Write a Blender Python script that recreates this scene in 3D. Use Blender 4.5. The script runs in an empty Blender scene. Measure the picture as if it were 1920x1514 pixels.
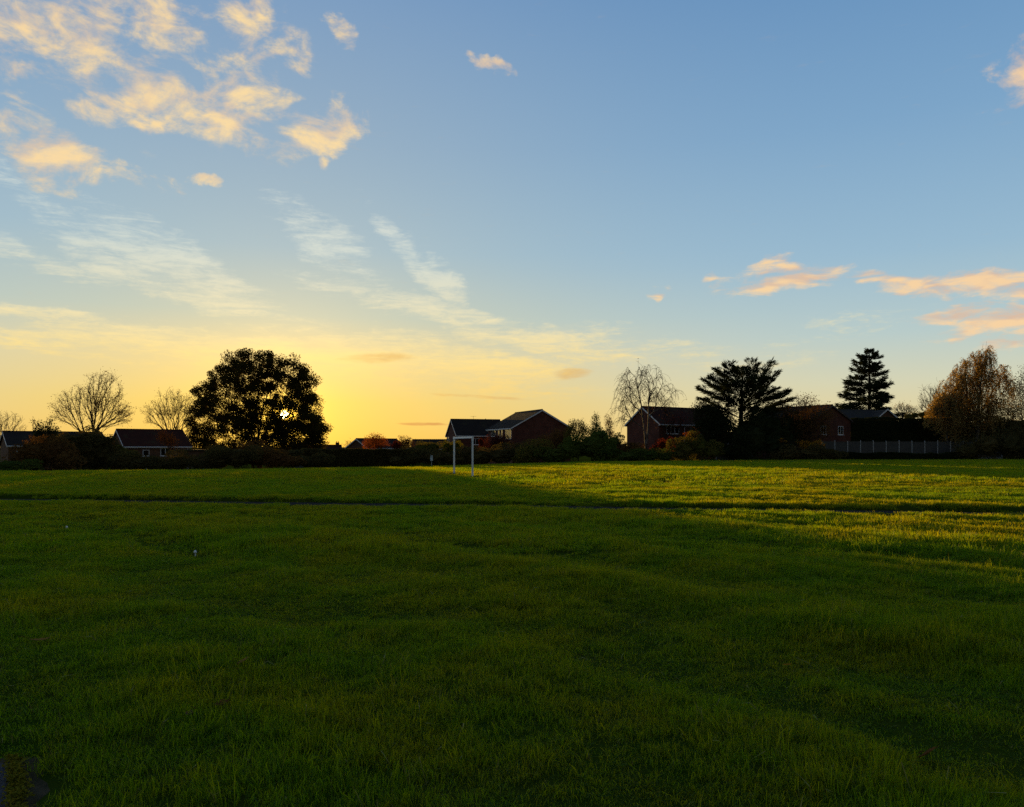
import bpy, bmesh, math, random
import numpy as np
from mathutils import Vector, Matrix, noise as mnoise
S = bpy.context.scene
R = math.radians
F, HX, HY, EYE = 1400.0, 960.0, 838.0, 1.6      # photo focal length in pixels, principal column, horizon row, eye height

# ------------------------------------------------------------------ camera
cam = bpy.data.cameras.new('camera')
camera = bpy.data.objects.new('camera', cam)
S.collection.objects.link(camera)
camera.location = (0, 0, EYE)
camera.rotation_euler = (math.pi / 2, 0, 0)
cam.sensor_width = 36
cam.lens = 36 * F / 1920
cam.shift_y = (HY - 757) / 1920
cam.clip_end = 9000
S.camera = camera

# ------------------------------------------------------------------ sky, sun, exposure
SUN_AZ = math.atan((533 - HX) / F)
SUN_EL = math.atan((HY - 778) / math.hypot(F, 533 - HX))
SUN_DIR = Vector((math.sin(SUN_AZ) * math.cos(SUN_EL), math.cos(SUN_AZ) * math.cos(SUN_EL), math.sin(SUN_EL)))
S.view_settings.view_transform = 'Standard'
S.view_settings.look = 'None'
S.view_settings.exposure = 0.5
S.view_settings.gamma = 1.0
S.cycles.use_denoising = False
S.cycles.max_bounces = 6
S.cycles.diffuse_bounces = 2
S.cycles.transmission_bounces = 3
S.cycles.glossy_bounces = 2
S.cycles.sample_clamp_indirect = 4

sl = bpy.data.lights.new('sun', 'SUN')
sun = bpy.data.objects.new('sun', sl)
S.collection.objects.link(sun)
sl.energy = 5.0
sl.angle = R(0.5)
sl.color = (1.0, 0.60, 0.16)
sun.rotation_euler = SUN_DIR.to_track_quat('Z', 'Y').to_euler()
sun.location = (-60, 200, 60)

def lin(r, g, b):
    f = lambda c: (c / 255 / 12.92) if c <= 10.3 else ((c / 255 + 0.055) / 1.055) ** 2.4
    return (f(r), f(g), f(b), 1.0)

class NT:
    """small helper to wire shader nodes"""
    def __init__(s, tree):
        s.t = tree
    def n(s, typ, **kw):
        nd = s.t.nodes.new(typ)
        for k, v in kw.items():
            setattr(nd, k, v)
        return nd
    def put(s, sock, v):
        if isinstance(v, bpy.types.NodeSocket):
            s.t.links.new(v, sock)
        elif v is not None:
            sock.default_value = v
    def m(s, op, a, b=None, c=None, clamp=False):
        nd = s.n('ShaderNodeMath', operation=op, use_clamp=clamp)
        for i, v in enumerate((a, b, c)):
            if v is not None:
                s.put(nd.inputs[i], v)
        return nd.outputs[0]
    def vm(s, op, a, b=None, out=0):
        nd = s.n('ShaderNodeVectorMath', operation=op)
        s.put(nd.inputs[0], a)
        if b is not None:
            s.put(nd.inputs[1], b)
        return nd.outputs[out]
    def rng(s, v, a, b, c=0.0, d=1.0, smooth=True):
        nd = s.n('ShaderNodeMapRange', interpolation_type='SMOOTHSTEP' if smooth else 'LINEAR')
        s.put(nd.inputs[0], v)
        for i, x in zip((1, 2, 3, 4), (a, b, c, d)):
            s.put(nd.inputs[i], x)
        return nd.outputs[0]
    def mix(s, f, a, b, mode='MIX'):
        nd = s.n('ShaderNodeMix', data_type='RGBA', blend_type=mode)
        s.put(nd.inputs[0], f); s.put(nd.inputs[6], a); s.put(nd.inputs[7], b)
        return nd.outputs[2]
    def noise(s, vec, scale, detail=4, rough=0.55, dist=0.0, lac=2.0):
        nd = s.n('ShaderNodeTexNoise')
        s.put(nd.inputs['Vector'], vec)
        nd.inputs['Scale'].default_value = scale
        nd.inputs['Detail'].default_value = detail
        nd.inputs['Roughness'].default_value = rough
        nd.inputs['Distortion'].default_value = dist
        nd.inputs['Lacunarity'].default_value = lac
        return nd.outputs[0]
    def mapping(s, vec, loc=(0, 0, 0), rot=(0, 0, 0), sc=(1, 1, 1), typ='POINT'):
        nd = s.n('ShaderNodeMapping', vector_type=typ)
        s.put(nd.inputs[0], vec)
        nd.inputs[1].default_value = loc; nd.inputs[2].default_value = rot; nd.inputs[3].default_value = sc
        return nd.outputs[0]
    def ramp(s, f, stops):
        nd = s.n('ShaderNodeValToRGB')
        cr = nd.color_ramp
        while len(cr.elements) < len(stops):
            cr.elements.new(0.5)
        for e, (p, c) in zip(cr.elements, stops):
            e.position = p; e.color = c
        s.put(nd.inputs[0], f)
        return nd.outputs[0]

def build_world():
    w = bpy.data.worlds.new('World')
    S.world = w
    w.use_nodes = True
    g = NT(w.node_tree)
    bg = w.node_tree.nodes['Background']
    sky = g.n('ShaderNodeTexSky', sky_type='NISHITA', sun_disc=False)
    sky.sun_elevation = SUN_EL; sky.sun_rotation = SUN_AZ
    sky.air_density = 1.0; sky.dust_density = 1.0; sky.ozone_density = 5.0
    D = g.n('ShaderNodeTexCoord').outputs['Generated']
    sp = g.n('ShaderNodeSeparateXYZ'); g.put(sp.inputs[0], D)
    x, y, z = sp.outputs
    az = g.m('ARCTAN2', x, y)
    el = g.m('ARCSINE', z)
    cv = g.n('ShaderNodeCombineXYZ'); g.put(cv.inputs[0], az); g.put(cv.inputs[1], el)
    P = cv.outputs[0]
    elp = g.m('MAXIMUM', el, 0.0)
    # clear-sky colour by elevation, warmer towards the sun
    base = g.ramp(g.m('DIVIDE', elp, R(60)), [
        (0.0, lin(246, 212, 138)), (0.03, lin(240, 222, 166)), (0.075, lin(222, 222, 192)), (0.13, lin(192, 213, 212)), (0.22, lin(160, 195, 217)),
        (0.36, lin(131, 173, 209)), (0.52, lin(105, 151, 197)), (1.0, lin(66, 112, 172))])
    warm = g.ramp(g.m('DIVIDE', elp, R(60)), [
        (0.0, lin(255, 202, 84)), (0.055, lin(255, 216, 104)), (0.105, lin(248, 222, 148)), (0.16, lin(208, 213, 188)), (0.24, lin(178, 200, 206)),
        (0.36, lin(158, 184, 204)), (0.52, lin(130, 164, 201)), (1.0, lin(88, 128, 180))])
    dsun = g.m('ABSOLUTE', g.m('SUBTRACT', az, SUN_AZ))
    fw = g.m('POWER', 2.718, g.m('MULTIPLY', -1.0, g.m('POWER', g.m('DIVIDE', dsun, 0.46), 2.0)))
    col = g.mix(fw, base, warm)
    nis = g.vm('SCALE', sky.outputs[0]); nis.node.inputs[3].default_value = 0.10
    nis = g.mix(1.0, nis, (1.0, 1.0, 1.0, 1), 'DARKEN')
    col = g.mix(0.12, col, nis)
    # the sky dims towards the east, away from the setting sun
    east = g.rng(g.vm('DOT_PRODUCT', D, (math.sin(SUN_AZ), math.cos(SUN_AZ), 0.0), out=1), 0.55, -0.75, 1.0, 0.42)
    col = g.vm('SCALE', col); g.put(col.node.inputs[3], east)
    clear = col
    win = g.m('MULTIPLY', g.rng(y, 0.46, 0.58), g.rng(z, 0.66, 0.58))
    # wind-torn outlines: the cloud patches are bent by turbulence at two scales
    def turb(vec, scale, amp, det=4):
        nd = g.n('ShaderNodeTexNoise')
        g.put(nd.inputs['Vector'], vec)
        nd.inputs['Scale'].default_value = scale; nd.inputs['Detail'].default_value = det; nd.inputs['Roughness'].default_value = 0.6
        v = g.vm('SCALE', g.vm('SUBTRACT', nd.outputs[1], (0.5, 0.5, 0.5))); v.node.inputs[3].default_value = amp
        return v
    PW = g.vm('ADD', P, g.vm('MULTIPLY', g.vm('ADD', turb(P, 9.0, 0.085), turb(P, 34.0, 0.03, 5)), (1.0, 0.62, 0.0)))
    # ---- cirrus: long thin streaks
    def ell(px, py, rx, ry, rot=0.0, k=1.0, soft=0.25, PW=None):
        a = math.atan((px - HX) / F); e = math.atan((HY - py) / math.hypot(F, px - HX))
        sa = math.cos(a) ** 2 / F; se = math.cos(a) * math.cos(e) ** 2 / F
        v = g.mapping(PW, (a, e, 0), (0, 0, R(-rot)), (rx * sa, ry * se, 1), 'TEXTURE')
        l = g.vm('LENGTH', v, out=1)
        return g.m('MULTIPLY', g.rng(l, 1.0, soft, 0.0, 1.0), k)
    def combine(lst, PW=PW):
        o = None
        for a in lst:
            m = ell(*a, PW=PW)
            o = m if o is None else g.m('MAXIMUM', o, m)
        return o
    def streak(rot, sx, sy, scale, detail, rough, dist, off):
        v = g.mapping(P, off, (0, 0, R(rot)), (sx, sy, 1))
        return g.noise(v, scale, detail, rough, dist)
    ci_mask = combine([
        (120, 420, 330, 55, 33, 0.75), (330, 490, 300, 75, 24, 1.0), (600, 440, 190, 60, 32, 0.85), (800, 500, 230, 45, 47, 0.95),
        (20, 460, 90, 40, 12, 0.8), (300, 540, 330, 40, 10, 0.8), (840, 590, 420, 45, 12, 0.85), (1010, 640, 330, 45, 10, 0.9),
        (420, 650, 700, 55, 3, 0.95), (100, 590, 300, 28, 5, 0.9), (90, 650, 400, 26, 6, 0.8), (760, 680, 480, 75, 6, 1.05), (1250, 650, 260, 45, 14, 0.6), (1500, 655, 300, 55, -20, 0.5),
        (-500, 480, 420, 140, 15, 0.8), (2500, 640, 420, 80, -10, 0.6), (-300, 640, 300, 60, 4, 0.8)])
    s1 = streak(22, 1.0, 4.2, 7.0, 7, 0.66, 0.7, (3.1, 1.7, 0))
    s2 = streak(5, 1.0, 7.0, 6.0, 6, 0.62, 0.5, (7.3, 5.1, 0))
    lowf = g.rng(el, R(14), R(6))
    s12 = g.n('ShaderNodeMix', data_type='FLOAT'); g.put(s12.inputs[0], lowf); g.put(s12.inputs[2], s1); g.put(s12.inputs[3], s2)
    wisp = g.noise(g.mapping(P, (1, 2, 0), (0, 0, R(28)), (1, 7.0, 1)), 16.0, 7, 0.72, 0.9)
    wisp2 = g.noise(g.mapping(P, (5, 2, 0), (0, 0, R(-40)), (1, 3.0, 1)), 48.0, 5, 0.7, 0.6)
    wisp = g.m('ADD', g.m('MULTIPLY', wisp, 0.65), g.m('MULTIPLY', wisp2, 0.35))
    fld = g.m('ADD', s12.outputs[0], g.m('MULTIPLY', g.m('SUBTRACT', wisp, 0.5), 1.1))
    ci = g.rng(g.m('ADD', fld, g.m('MULTIPLY', g.m('SUBTRACT', ci_mask, 1.0), 0.32)), 0.24, 0.70)
    ci = g.m('MULTIPLY', g.m('MULTIPLY', g.m('MULTIPLY', ci, 0.9), win), g.rng(ci_mask, 0.0, 0.35))
    ci_col = g.ramp(g.m('DIVIDE', elp, R(30)), [(0.0, lin(255, 196, 96)), (0.12, lin(255, 214, 118)), (0.22, lin(255, 226, 148)), (0.32, lin(240, 228, 186)), (0.46, lin(212, 220, 210)), (1.0, lin(214, 220, 224))])
    far = g.rng(az, 0.05, 0.45)
    ci_col = g.mix(g.m('MULTIPLY', far, 0.6), ci_col, lin(228, 222, 186))
    col = g.mix(ci, col, ci_col)
    # ---- low thin grey-orange bars near the horizon
    PB = g.vm('ADD', P, g.vm('MULTIPLY', turb(P, 20.0, 0.02), (1.0, 0.2, 0.0)))
    bars = combine([(790, 795, 75, 5, 1, 1.0), (1075, 700, 60, 18, -4, 0.75), (715, 672, 120, 16, -2, 0.55), (905, 745, 150, 6, 3, 0.5)], PB)
    bn = g.noise(g.mapping(P, (2, 9, 0), (0, 0, R(4)), (1, 4, 1)), 22.0, 5, 0.6, 0.4)
    bars = g.m('MULTIPLY', g.rng(g.m('ADD', bars, g.m('MULTIPLY', g.m('SUBTRACT', bn, 0.5), 1.2)), 0.15, 1.0), 0.75)
    col = g.mix(bars, col, g.mix(g.rng(el, R(2), R(6)), lin(214, 148, 84), lin(226, 180, 104)))
    # ---- puffy clouds
    cu_mask = combine([
        (60, 75, 324, 118, 6, 0.92), (240, 125, 356, 157, 18, 0.92), (430, 190, 184, 123, 25, 0.97), (470, 45, 162, 101, 30, 0.87), (230, 20, 356, 78, 0, 0.87), (530, 245, 131, 81, 8, 0.98), (640, 232, 98, 65, -22, 1.00), (590, 240, 88, 54, 0, 0.93),
        (70, 270, 190, 106, 14, 1.07), (200, 208, 119, 46, 8, 0.98), (330, 232, 173, 45, 6, 0.92), (268, 334, 122, 35, 12, 0.80), (383, 341, 38, 18, 0, 0.93), (598, 294, 30, 20, 0, 0.93), (640, 58, 50, 36, 42, 1.02), (545, 110, 50, 54, 0, 0.84),
        (903, 121, 78, 23, 20, 0.98), (1890, 165, 88, 68, -35, 0.98), (1935, 105, 75, 54, 0, 0.93),
        (1455, 523, 144, 40, -8, 1.18), (1515, 518, 122, 36, -3, 1.14), (1245, 538, 48, 18, -8, 0.88), (1338, 524, 32, 16, 0, 0.84),
        (1650, 516, 108, 21, 4, 1.14), (1800, 530, 236, 42, 6, 1.30), (1950, 535, 161, 47, 0, 1.24), (1800, 582, 161, 27, -4, 1.18), (1900, 600, 186, 42, -6, 1.24), (1850, 618, 174, 20, -8, 1.13), (1930, 632, 137, 27, -6, 1.18),
        (-450, 120, 540, 269, 10, 0.92), (-250, -500, 756, 336, 20, 0.82), (1500, -900, 648, 291, -15, 0.78), (2500, 300, 324, 123, 8, 0.92), (2350, 560, 356, 67, 0, 0.97)])
    cu_mask = g.m('MULTIPLY', cu_mask, win)
    # low clouds are seen edge-on: flatter towards the horizon
    fl = g.n('ShaderNodeCombineXYZ'); g.put(fl.inputs[0], az); g.put(fl.inputs[1], g.m('ADD', g.m('MULTIPLY', el, 1.75), g.m('MULTIPLY', g.m('MINIMUM', el, 0.26), 2.2)))
    PF = fl.outputs[0]
    PC = g.mapping(PF, (0, 0, 0), (0, 0, R(10)))
    def cu_den(v):
        a = g.noise(v, 15.0, 8, 0.62, 0.35)
        return a
    d0 = cu_den(PC)
    e0 = g.noise(PC, 15.0, 3.5, 0.5, 0.55)
    e1 = g.noise(g.mapping(PF, (0.006, -0.03, 0), (0, 0, R(10))), 15.0, 3.5, 0.5, 0.55)
    bias = g.m('MULTIPLY', g.m('SUBTRACT', cu_mask, 1.0), 0.42)
    q0 = g.m('ADD', g.m('MULTIPLY_ADD', g.m('SUBTRACT', d0, 0.5), 2.1, 0.47), bias)
    fine = g.noise(g.mapping(P, (4, 1, 0), (0, 0, R(-10)), (1, 2.4, 1)), 60.0, 5, 0.65, 0.5)
    q0 = g.m('ADD', q0, g.m('MULTIPLY', g.m('SUBTRACT', fine, 0.5), 0.34))
    cu = g.rng(q0, 0.14, 0.80)
    cu = g.m('MULTIPLY', cu, g.rng(cu_mask, 0.02, 0.25))
    cu = g.m('MULTIPLY', cu, 0.93)
    lit = g.rng(g.m('SUBTRACT', e0, e1), -0.13, 0.13)
    near = g.m('POWER', 2.718, g.m('MULTIPLY', -1.0, g.m('POWER', g.m('DIVIDE', dsun, 0.55), 2.0)))
    lit_col = g.mix(near, lin(250, 210, 160), lin(255, 222, 162))
    sh_col = g.mix(near, lin(222, 186, 158), lin(232, 204, 168))
    cc = g.mix(lit, sh_col, lit_col)
    # the sky reddens the clouds low on the right
    col = g.mix(cu, col, cc)
    # ---- aureole and the disc of the sun
    ang = g.m('ARCCOSINE', g.m('MINIMUM', g.vm('DOT_PRODUCT', D, tuple(SUN_DIR), out=1), 1.0))
    aur = g.m('POWER', 2.718, g.m('MULTIPLY', -1.0, g.m('DIVIDE', ang, R(4.2))))
    col = g.mix(1.0, col, g.mix(aur, (0, 0, 0, 1), (0.75, 0.40, 0.0, 1)), 'ADD')
    aur2 = g.m('POWER', 2.718, g.m('MULTIPLY', -1.0, g.m('DIVIDE', ang, R(0.62))))
    col = g.mix(1.0, col, g.mix(aur2, (0, 0, 0, 1), (5.5, 2.9, 0.12, 1)), 'ADD')
    disc = g.rng(ang, R(0.33), R(0.24))
    col = g.mix(disc, col, (40, 30, 12, 1))
    # below the horizon: ground-coloured
    col = g.mix(g.rng(z, 0.0, -0.03), col, (0.03, 0.035, 0.012, 1))
    def back(c):
        o = g.vm('SCALE', c); o.node.inputs[3].default_value = 7.07
        b = g.n('ShaderNodeBackground'); g.put(b.inputs[0], o); b.inputs[1].default_value = 0.1
        return b.outputs[0]
    # the rest of the sky: the same clear colour with the same kind of scattered cloud
    far_m = g.m('MULTIPLY', g.rng(g.noise(D, 2.2, 2, 0.5), 0.47, 0.62), g.m('SUBTRACT', 1.0, win))
    far_m = g.m('MULTIPLY', far_m, g.rng(z, 0.0, 0.06))
    far_d = g.m('MULTIPLY', g.rng(g.m('ADD', g.noise(g.vm('MULTIPLY', D, (1, 1, 1.7)), 9.0, 5, 0.6), g.m('MULTIPLY', g.m('SUBTRACT', far_m, 1.0), 0.4)), 0.3, 0.65), 0.8)
    far_c = g.vm('SCALE', g.mix(0.0, (0.80, 0.60, 0.42, 1), (1, 1, 1, 1))); g.put(far_c.node.inputs[3], east)
    other = g.mix(far_d, clear, far_c)
    other = g.mix(g.rng(z, 0.0, -0.03), other, (0.03, 0.035, 0.012, 1))
    mx = g.n('ShaderNodeMixShader')
    g.put(mx.inputs[0], g.m('GREATER_THAN', win, 0.0001))
    g.put(mx.inputs[1], back(other)); g.put(mx.inputs[2], back(col))
    w.node_tree.nodes.remove(bg)
    g.put(w.node_tree.nodes['World Output'].inputs[0], mx.outputs[0])
    w.cycles.sampling_method = 'MANUAL'
    w.cycles.sample_map_resolution = 1024
build_world()

# ------------------------------------------------------------------ mesh helpers
def V(*a):
    return np.array(a, float)
COL = S.collection
def mesh_obj(name, verts, faces, mat, parent=None, smooth=False, mats=None, midx=None):
    """verts (n,3); faces: list of index arrays of shape (m,k)"""
    me = bpy.data.meshes.new(name)
    verts = np.asarray(verts, np.float32)
    if not isinstance(faces, (list, tuple)) or (len(faces) and not hasattr(faces[0], 'ndim')):
        faces = [np.asarray([f], np.int32) for f in faces]
    faces = [np.asarray(f, np.int32) for f in faces if len(f)]
    loops = np.concatenate([f.ravel() for f in faces])
    tot = np.concatenate([np.full(len(f), f.shape[1], np.int32) for f in faces])
    st = np.concatenate([[0], np.cumsum(tot)[:-1]]).astype(np.int32)
    me.vertices.add(len(verts)); me.vertices.foreach_set('co', verts.ravel())
    me.loops.add(len(loops)); me.loops.foreach_set('vertex_index', loops)
    me.polygons.add(len(tot)); me.polygons.foreach_set('loop_start', st); me.polygons.foreach_set('loop_total', tot)
    if midx is not None:
        me.polygons.foreach_set('material_index', np.asarray(midx, np.int32))
    me.polygons.foreach_set('use_smooth', np.full(len(tot), smooth, bool))
    me.update(calc_edges=True)
    for m in (mats or [mat]):
        me.materials.append(m)
    o = bpy.data.objects.new(name, me)
    COL.objects.link(o)
    if parent is not None:
        o.parent = parent
    return o
def tag(o, label=None, cat=None, group=None, kind=None):
    for k, v in (('label', label), ('category', cat), ('group', group), ('kind', kind)):
        if v:
            o[k] = v
    return o
def thing(name, label, cat, loc, rz=0.0, group=None):
    o = bpy.data.objects.new(name, None)
    o.empty_display_size = 0.3
    COL.objects.link(o)
    o.location = loc; o.rotation_euler = (0, 0, rz)
    return tag(o, label, cat, group)
class MB:
    """collects boxes, prisms and tubes, then links them as one mesh"""
    def __init__(s):
        s.v = []; s.f = []
    def add(s, vs, fs):
        b = len(s.v)
        s.v += [tuple(v) for v in vs]
        s.f += [tuple(b + i for i in f) for f in fs]
    def box(s, x0, x1, y0, y1, z0, z1):
        s.add([(x0, y0, z0), (x1, y0, z0), (x1, y1, z0), (x0, y1, z0), (x0, y0, z1), (x1, y0, z1), (x1, y1, z1), (x0, y1, z1)],
              [(0, 3, 2, 1), (4, 5, 6, 7), (0, 1, 5, 4), (1, 2, 6, 5), (2, 3, 7, 6), (3, 0, 4, 7)])
    def slab(s, pts, thick):
        """extrude a planar polygon along its normal"""
        p = [Vector(q) for q in pts]
        n = (p[1] - p[0]).cross(p[2] - p[0]).normalized() * thick
        k = len(p)
        s.add(p + [q + n for q in p], [tuple(range(k))[::-1], tuple(range(k, 2 * k))] + [(i, (i + 1) % k, k + (i + 1) % k, k + i) for i in range(k)])
    def tube(s, pts, rad, k=8, cap=True):
        pts = [Vector(p) for p in pts]
        if not hasattr(rad, '__len__'):
            rad = [rad] * len(pts)
        b = len(s.v)
        for i, p in enumerate(pts):
            d = (pts[min(i + 1, len(pts) - 1)] - pts[max(i - 1, 0)]).normalized()
            a = d.orthogonal().normalized(); c = d.cross(a)
            for j in range(k):
                t = 2 * math.pi * j / k
                s.v.append(tuple(p + (a * math.cos(t) + c * math.sin(t)) * rad[i]))
        for i in range(len(pts) - 1):
            for j in range(k):
                s.f.append((b + i * k + j, b + i * k + (j + 1) % k, b + (i + 1) * k + (j + 1) % k, b + (i + 1) * k + j))
        if cap:
            s.f.append(tuple(b + j for j in range(k))[::-1]); s.f.append(tuple(b + (len(pts) - 1) * k + j for j in range(k)))
    def build(s, name, mat, parent=None, smooth=False):
        by = {}
        for f in s.f:
            by.setdefault(len(f), []).append(f)
        return mesh_obj(name, np.array(s.v), [np.array(x) for x in by.values()], mat, parent, smooth)

# ------------------------------------------------------------------ noise on arrays
def _hash(i, j, seed):
    h = (i * 374761393 + j * 668265263 + seed * 974711) & 0xFFFFFFFF
    h = ((h ^ (h >> 13)) * 1274126177) & 0xFFFFFFFF
    return ((h ^ (h >> 16)) & 0xFFFF) / 65535.0
def vnoise(x, y, seed=0):
    x = np.asarray(x, float); y = np.asarray(y, float)
    i = np.floor(x).astype(np.int64); j = np.floor(y).astype(np.int64)
    u = x - i; v = y - j
    u = u * u * (3 - 2 * u); v = v * v * (3 - 2 * v)
    a = _hash(i, j, seed); b = _hash(i + 1, j, seed); c = _hash(i, j + 1, seed); d = _hash(i + 1, j + 1, seed)
    return (a * (1 - u) + b * u) * (1 - v) + (c * (1 - u) + d * u) * v - 0.5
def sstep(a, b, x):
    t = np.clip((np.asarray(x, float) - a) / (b - a), 0, 1)
    return t * t * (3 - 2 * t)

# ------------------------------------------------------------------ lie of the land
E_PX = [-900, -400, 0, 300, 600, 850, 1100, 1500, 1900, 2400, 3200]
E_D = [70, 75, 78, 85, 100, 106, 100, 102, 108, 112, 116]
E_Y = [900, 896, 892, 887, 880, 875.5, 868, 864, 862, 861, 860]
E_Z2 = [-3.0, -3.1, -3.2, -3.2, -3.0, -1.9, -0.9, -0.1, 0.35, 0.4, 0.4]
def col_of(X, Y):
    return np.clip(HX + F * np.asarray(X, float) / np.maximum(np.asarray(Y, float), 12.0), -900, 3200)
def edge_dist(X, Y):
    return np.interp(col_of(X, Y), E_PX, E_D)
PATH_A = np.array([-15.7, 22.9]); PATH_B = np.array([12.5, 18.2])
PDIR = (PATH_B - PATH_A) / np.linalg.norm(PATH_B - PATH_A); PNOR = np.array([-PDIR[1], PDIR[0]])
def path_t(X, Y):
    dx = np.asarray(X, float) - PATH_A[0]; dy = np.asarray(Y, float) - PATH_A[1]
    s = dx * PDIR[0] + dy * PDIR[1]
    t = dx * PNOR[0] + dy * PNOR[1]
    return s, t - 0.25 * np.sin(s * 0.11 + 0.6) - 0.06 * np.sin(s * 0.53)
PATH_HW = 0.62
def corner_d(X, Y):
    """signed distance-like value, negative on the asphalt in the near left corner"""
    return np.maximum(np.asarray(X, float) + 2.10 + 0.68 * (np.asarray(Y, float) - 3.3), np.asarray(Y, float) - 3.92)
def ridge(X, Y):
    """soft mowing ridges and wheel ruts running diagonally over the field"""
    X = np.asarray(X, float); Y = np.asarray(Y, float)
    u = (X + Y) * 0.7071; v = (X - Y) * 0.7071
    return vnoise(u / 1.15, v / 7.0, 31) + 0.5 * vnoise(u / 0.5, v / 3.0, 32)
def gz(X, Y, detail=True):
    X = np.asarray(X, float); Y = np.asarray(Y, float)
    px = col_of(X, Y)
    De = np.interp(px, E_PX, E_D); ye = np.interp(px, E_PX, E_Y); z2 = np.interp(px, E_PX, E_Z2)
    ze = EYE - (ye - HY) * De / F
    t = np.clip((Y - 42) / (De - 42), 0, 1)
    z = ze * t ** 1.25
    z = z + (z2 - ze) * sstep(0, 26, Y - De - 0.5)
    z = z + 0.10 * vnoise(X / 17, Y / 17, 3) * sstep(6, 22, Y) + 0.085 * ridge(X, Y) * (1 - 0.75 * sstep(10, 24, Y)) + 0.05 * vnoise(X / 3.1 + 9, Y / 3.1, 5) + 0.04 * vnoise(X / 0.8, Y / 0.8 + 4, 8)
    if detail:
        s, tt = path_t(X, Y)
        k = 1 - sstep(PATH_HW - 0.02, PATH_HW + 0.16, np.abs(tt))
        z = z + (0.065 - 0.01 * sstep(5, 25, s)) * sstep(PATH_HW - .02, PATH_HW + 0.26, tt) * sstep(80, 40, np.abs(s - 14)) * (1 - sstep(0, 14, tt - 1.0) * 0.4)
        z = z * (1 - k) + k * (-0.10)
        c = 1 - sstep(-0.05, 0.25, corner_d(X, Y))
        z = z * (1 - c) + c * (-0.07)
    return z
def gz1(x, y):
    return float(gz(x, y))
def at(px, D, py=None):
    """world point seen in photo column px (row py) at depth D; on the ground when no row is given"""
    x = (px - HX) / F * D
    return V(x, D, gz1(x, D) if py is None else EYE + (HY - py) / F * D)

# ------------------------------------------------------------------ materials
def mat(name, col, rough=0.8, spec=0.3, col2=None, nscale=3.0, metal=0.0, bump=0.0, bscale=30.0):
    m = bpy.data.materials.new(name); m.use_nodes = True
    g = NT(m.node_tree); b = m.node_tree.nodes['Principled BSDF']
    P = g.n('ShaderNodeNewGeometry').outputs['Position']
    c1 = tuple(col) + (1,)
    if col2 is None:
        col2 = tuple(c * 0.72 for c in col)
    f = g.rng(g.noise(P, nscale, 5, 0.6), 0.32, 0.68)
    g.put(b.inputs['Base Color'], g.mix(f, c1, tuple(col2) + (1,)))
    b.inputs['Roughness'].default_value = rough
    b.inputs['Specular IOR Level'].default_value = spec
    b.inputs['Metallic'].default_value = metal
    if bump:
        bn = g.n('ShaderNodeBump'); bn.inputs['Strength'].default_value = bump; bn.inputs['Distance'].default_value = 0.02
        g.put(bn.inputs['Height'], g.noise(P, bscale, 4, 0.6)); g.put(b.inputs['Normal'], bn.outputs[0])
    return m
def leaf_mat(name, c1, c2, transl=0.35, nscale=0.8, tint=1.6):
    """leaf: diffuse and translucent, varying leaf by leaf and clump by clump"""
    m = bpy.data.materials.new(name); m.use_nodes = True
    t = m.node_tree; g = NT(t)
    t.nodes.remove(t.nodes['Principled BSDF'])
    ge = g.n('ShaderNodeNewGeometry')
    f = g.m('ADD', g.m('MULTIPLY', ge.outputs['Random Per Island'], 0.6), g.m('MULTIPLY', g.noise(ge.outputs['Position'], nscale, 3, 0.6), 0.7))
    c = g.mix(g.rng(f, 0.3, 0.95), tuple(c1) + (1,), tuple(c2) + (1,))
    df = g.n('ShaderNodeBsdfDiffuse'); g.put(df.inputs[0], c)
    tr = g.n('ShaderNodeBsdfTranslucent'); g.put(tr.inputs[0], g.mix(1.0, c, (tint, tint * 0.9, tint * 0.5, 1), 'MULTIPLY'))
    mx = g.n('ShaderNodeMixShader'); mx.inputs[0].default_value = transl
    g.put(mx.inputs[1], df.outputs[0]); g.put(mx.inputs[2], tr.outputs[0])
    t.links.new(mx.outputs[0], t.nodes['Material Output'].inputs[0])
    return m
def brick_mat(name, c1, c2, mortar):
    m = bpy.data.materials.new(name); m.use_nodes = True
    g = NT(m.node_tree); b = m.node_tree.nodes['Principled BSDF']
    tc = g.n('ShaderNodeTexCoord').outputs['Object']
    sp = g.n('ShaderNodeSeparateXYZ'); g.put(sp.inputs[0], tc)
    cb = g.n('ShaderNodeCombineXYZ'); g.put(cb.inputs[0], g.m('ADD', sp.outputs[0], sp.outputs[1])); g.put(cb.inputs[1], sp.outputs[2])
    br = g.n('ShaderNodeTexBrick')
    g.put(br.inputs['Vector'], cb.outputs[0])
    for k, v in (('Color1', c1), ('Color2', c2), ('Mortar', mortar)):
        br.inputs[k].default_value = tuple(v) + (1,)
    br.inputs['Scale'].default_value = 1.0
    br.inputs['Brick Width'].default_value = 0.225; br.inputs['Row Height'].default_value = 0.075; br.inputs['Mortar Size'].default_value = 0.008
    blot = g.rng(g.noise(tc, 0.9, 4, 0.6), 0.3, 0.75, 0.7, 1.15)
    c = g.mix(1.0, br.outputs[0], g.n('ShaderNodeCombineColor').outputs[0], 'MULTIPLY')
    cc = c.node.inputs[7].links[0].from_node
    for i in range(3):
        g.put(cc.inputs[i], blot)
    g.put(b.inputs['Base Color'], c)
    b.inputs['Roughness'].default_value = 0.9; b.inputs['Specular IOR Level'].default_value = 0.15
    return m
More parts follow.
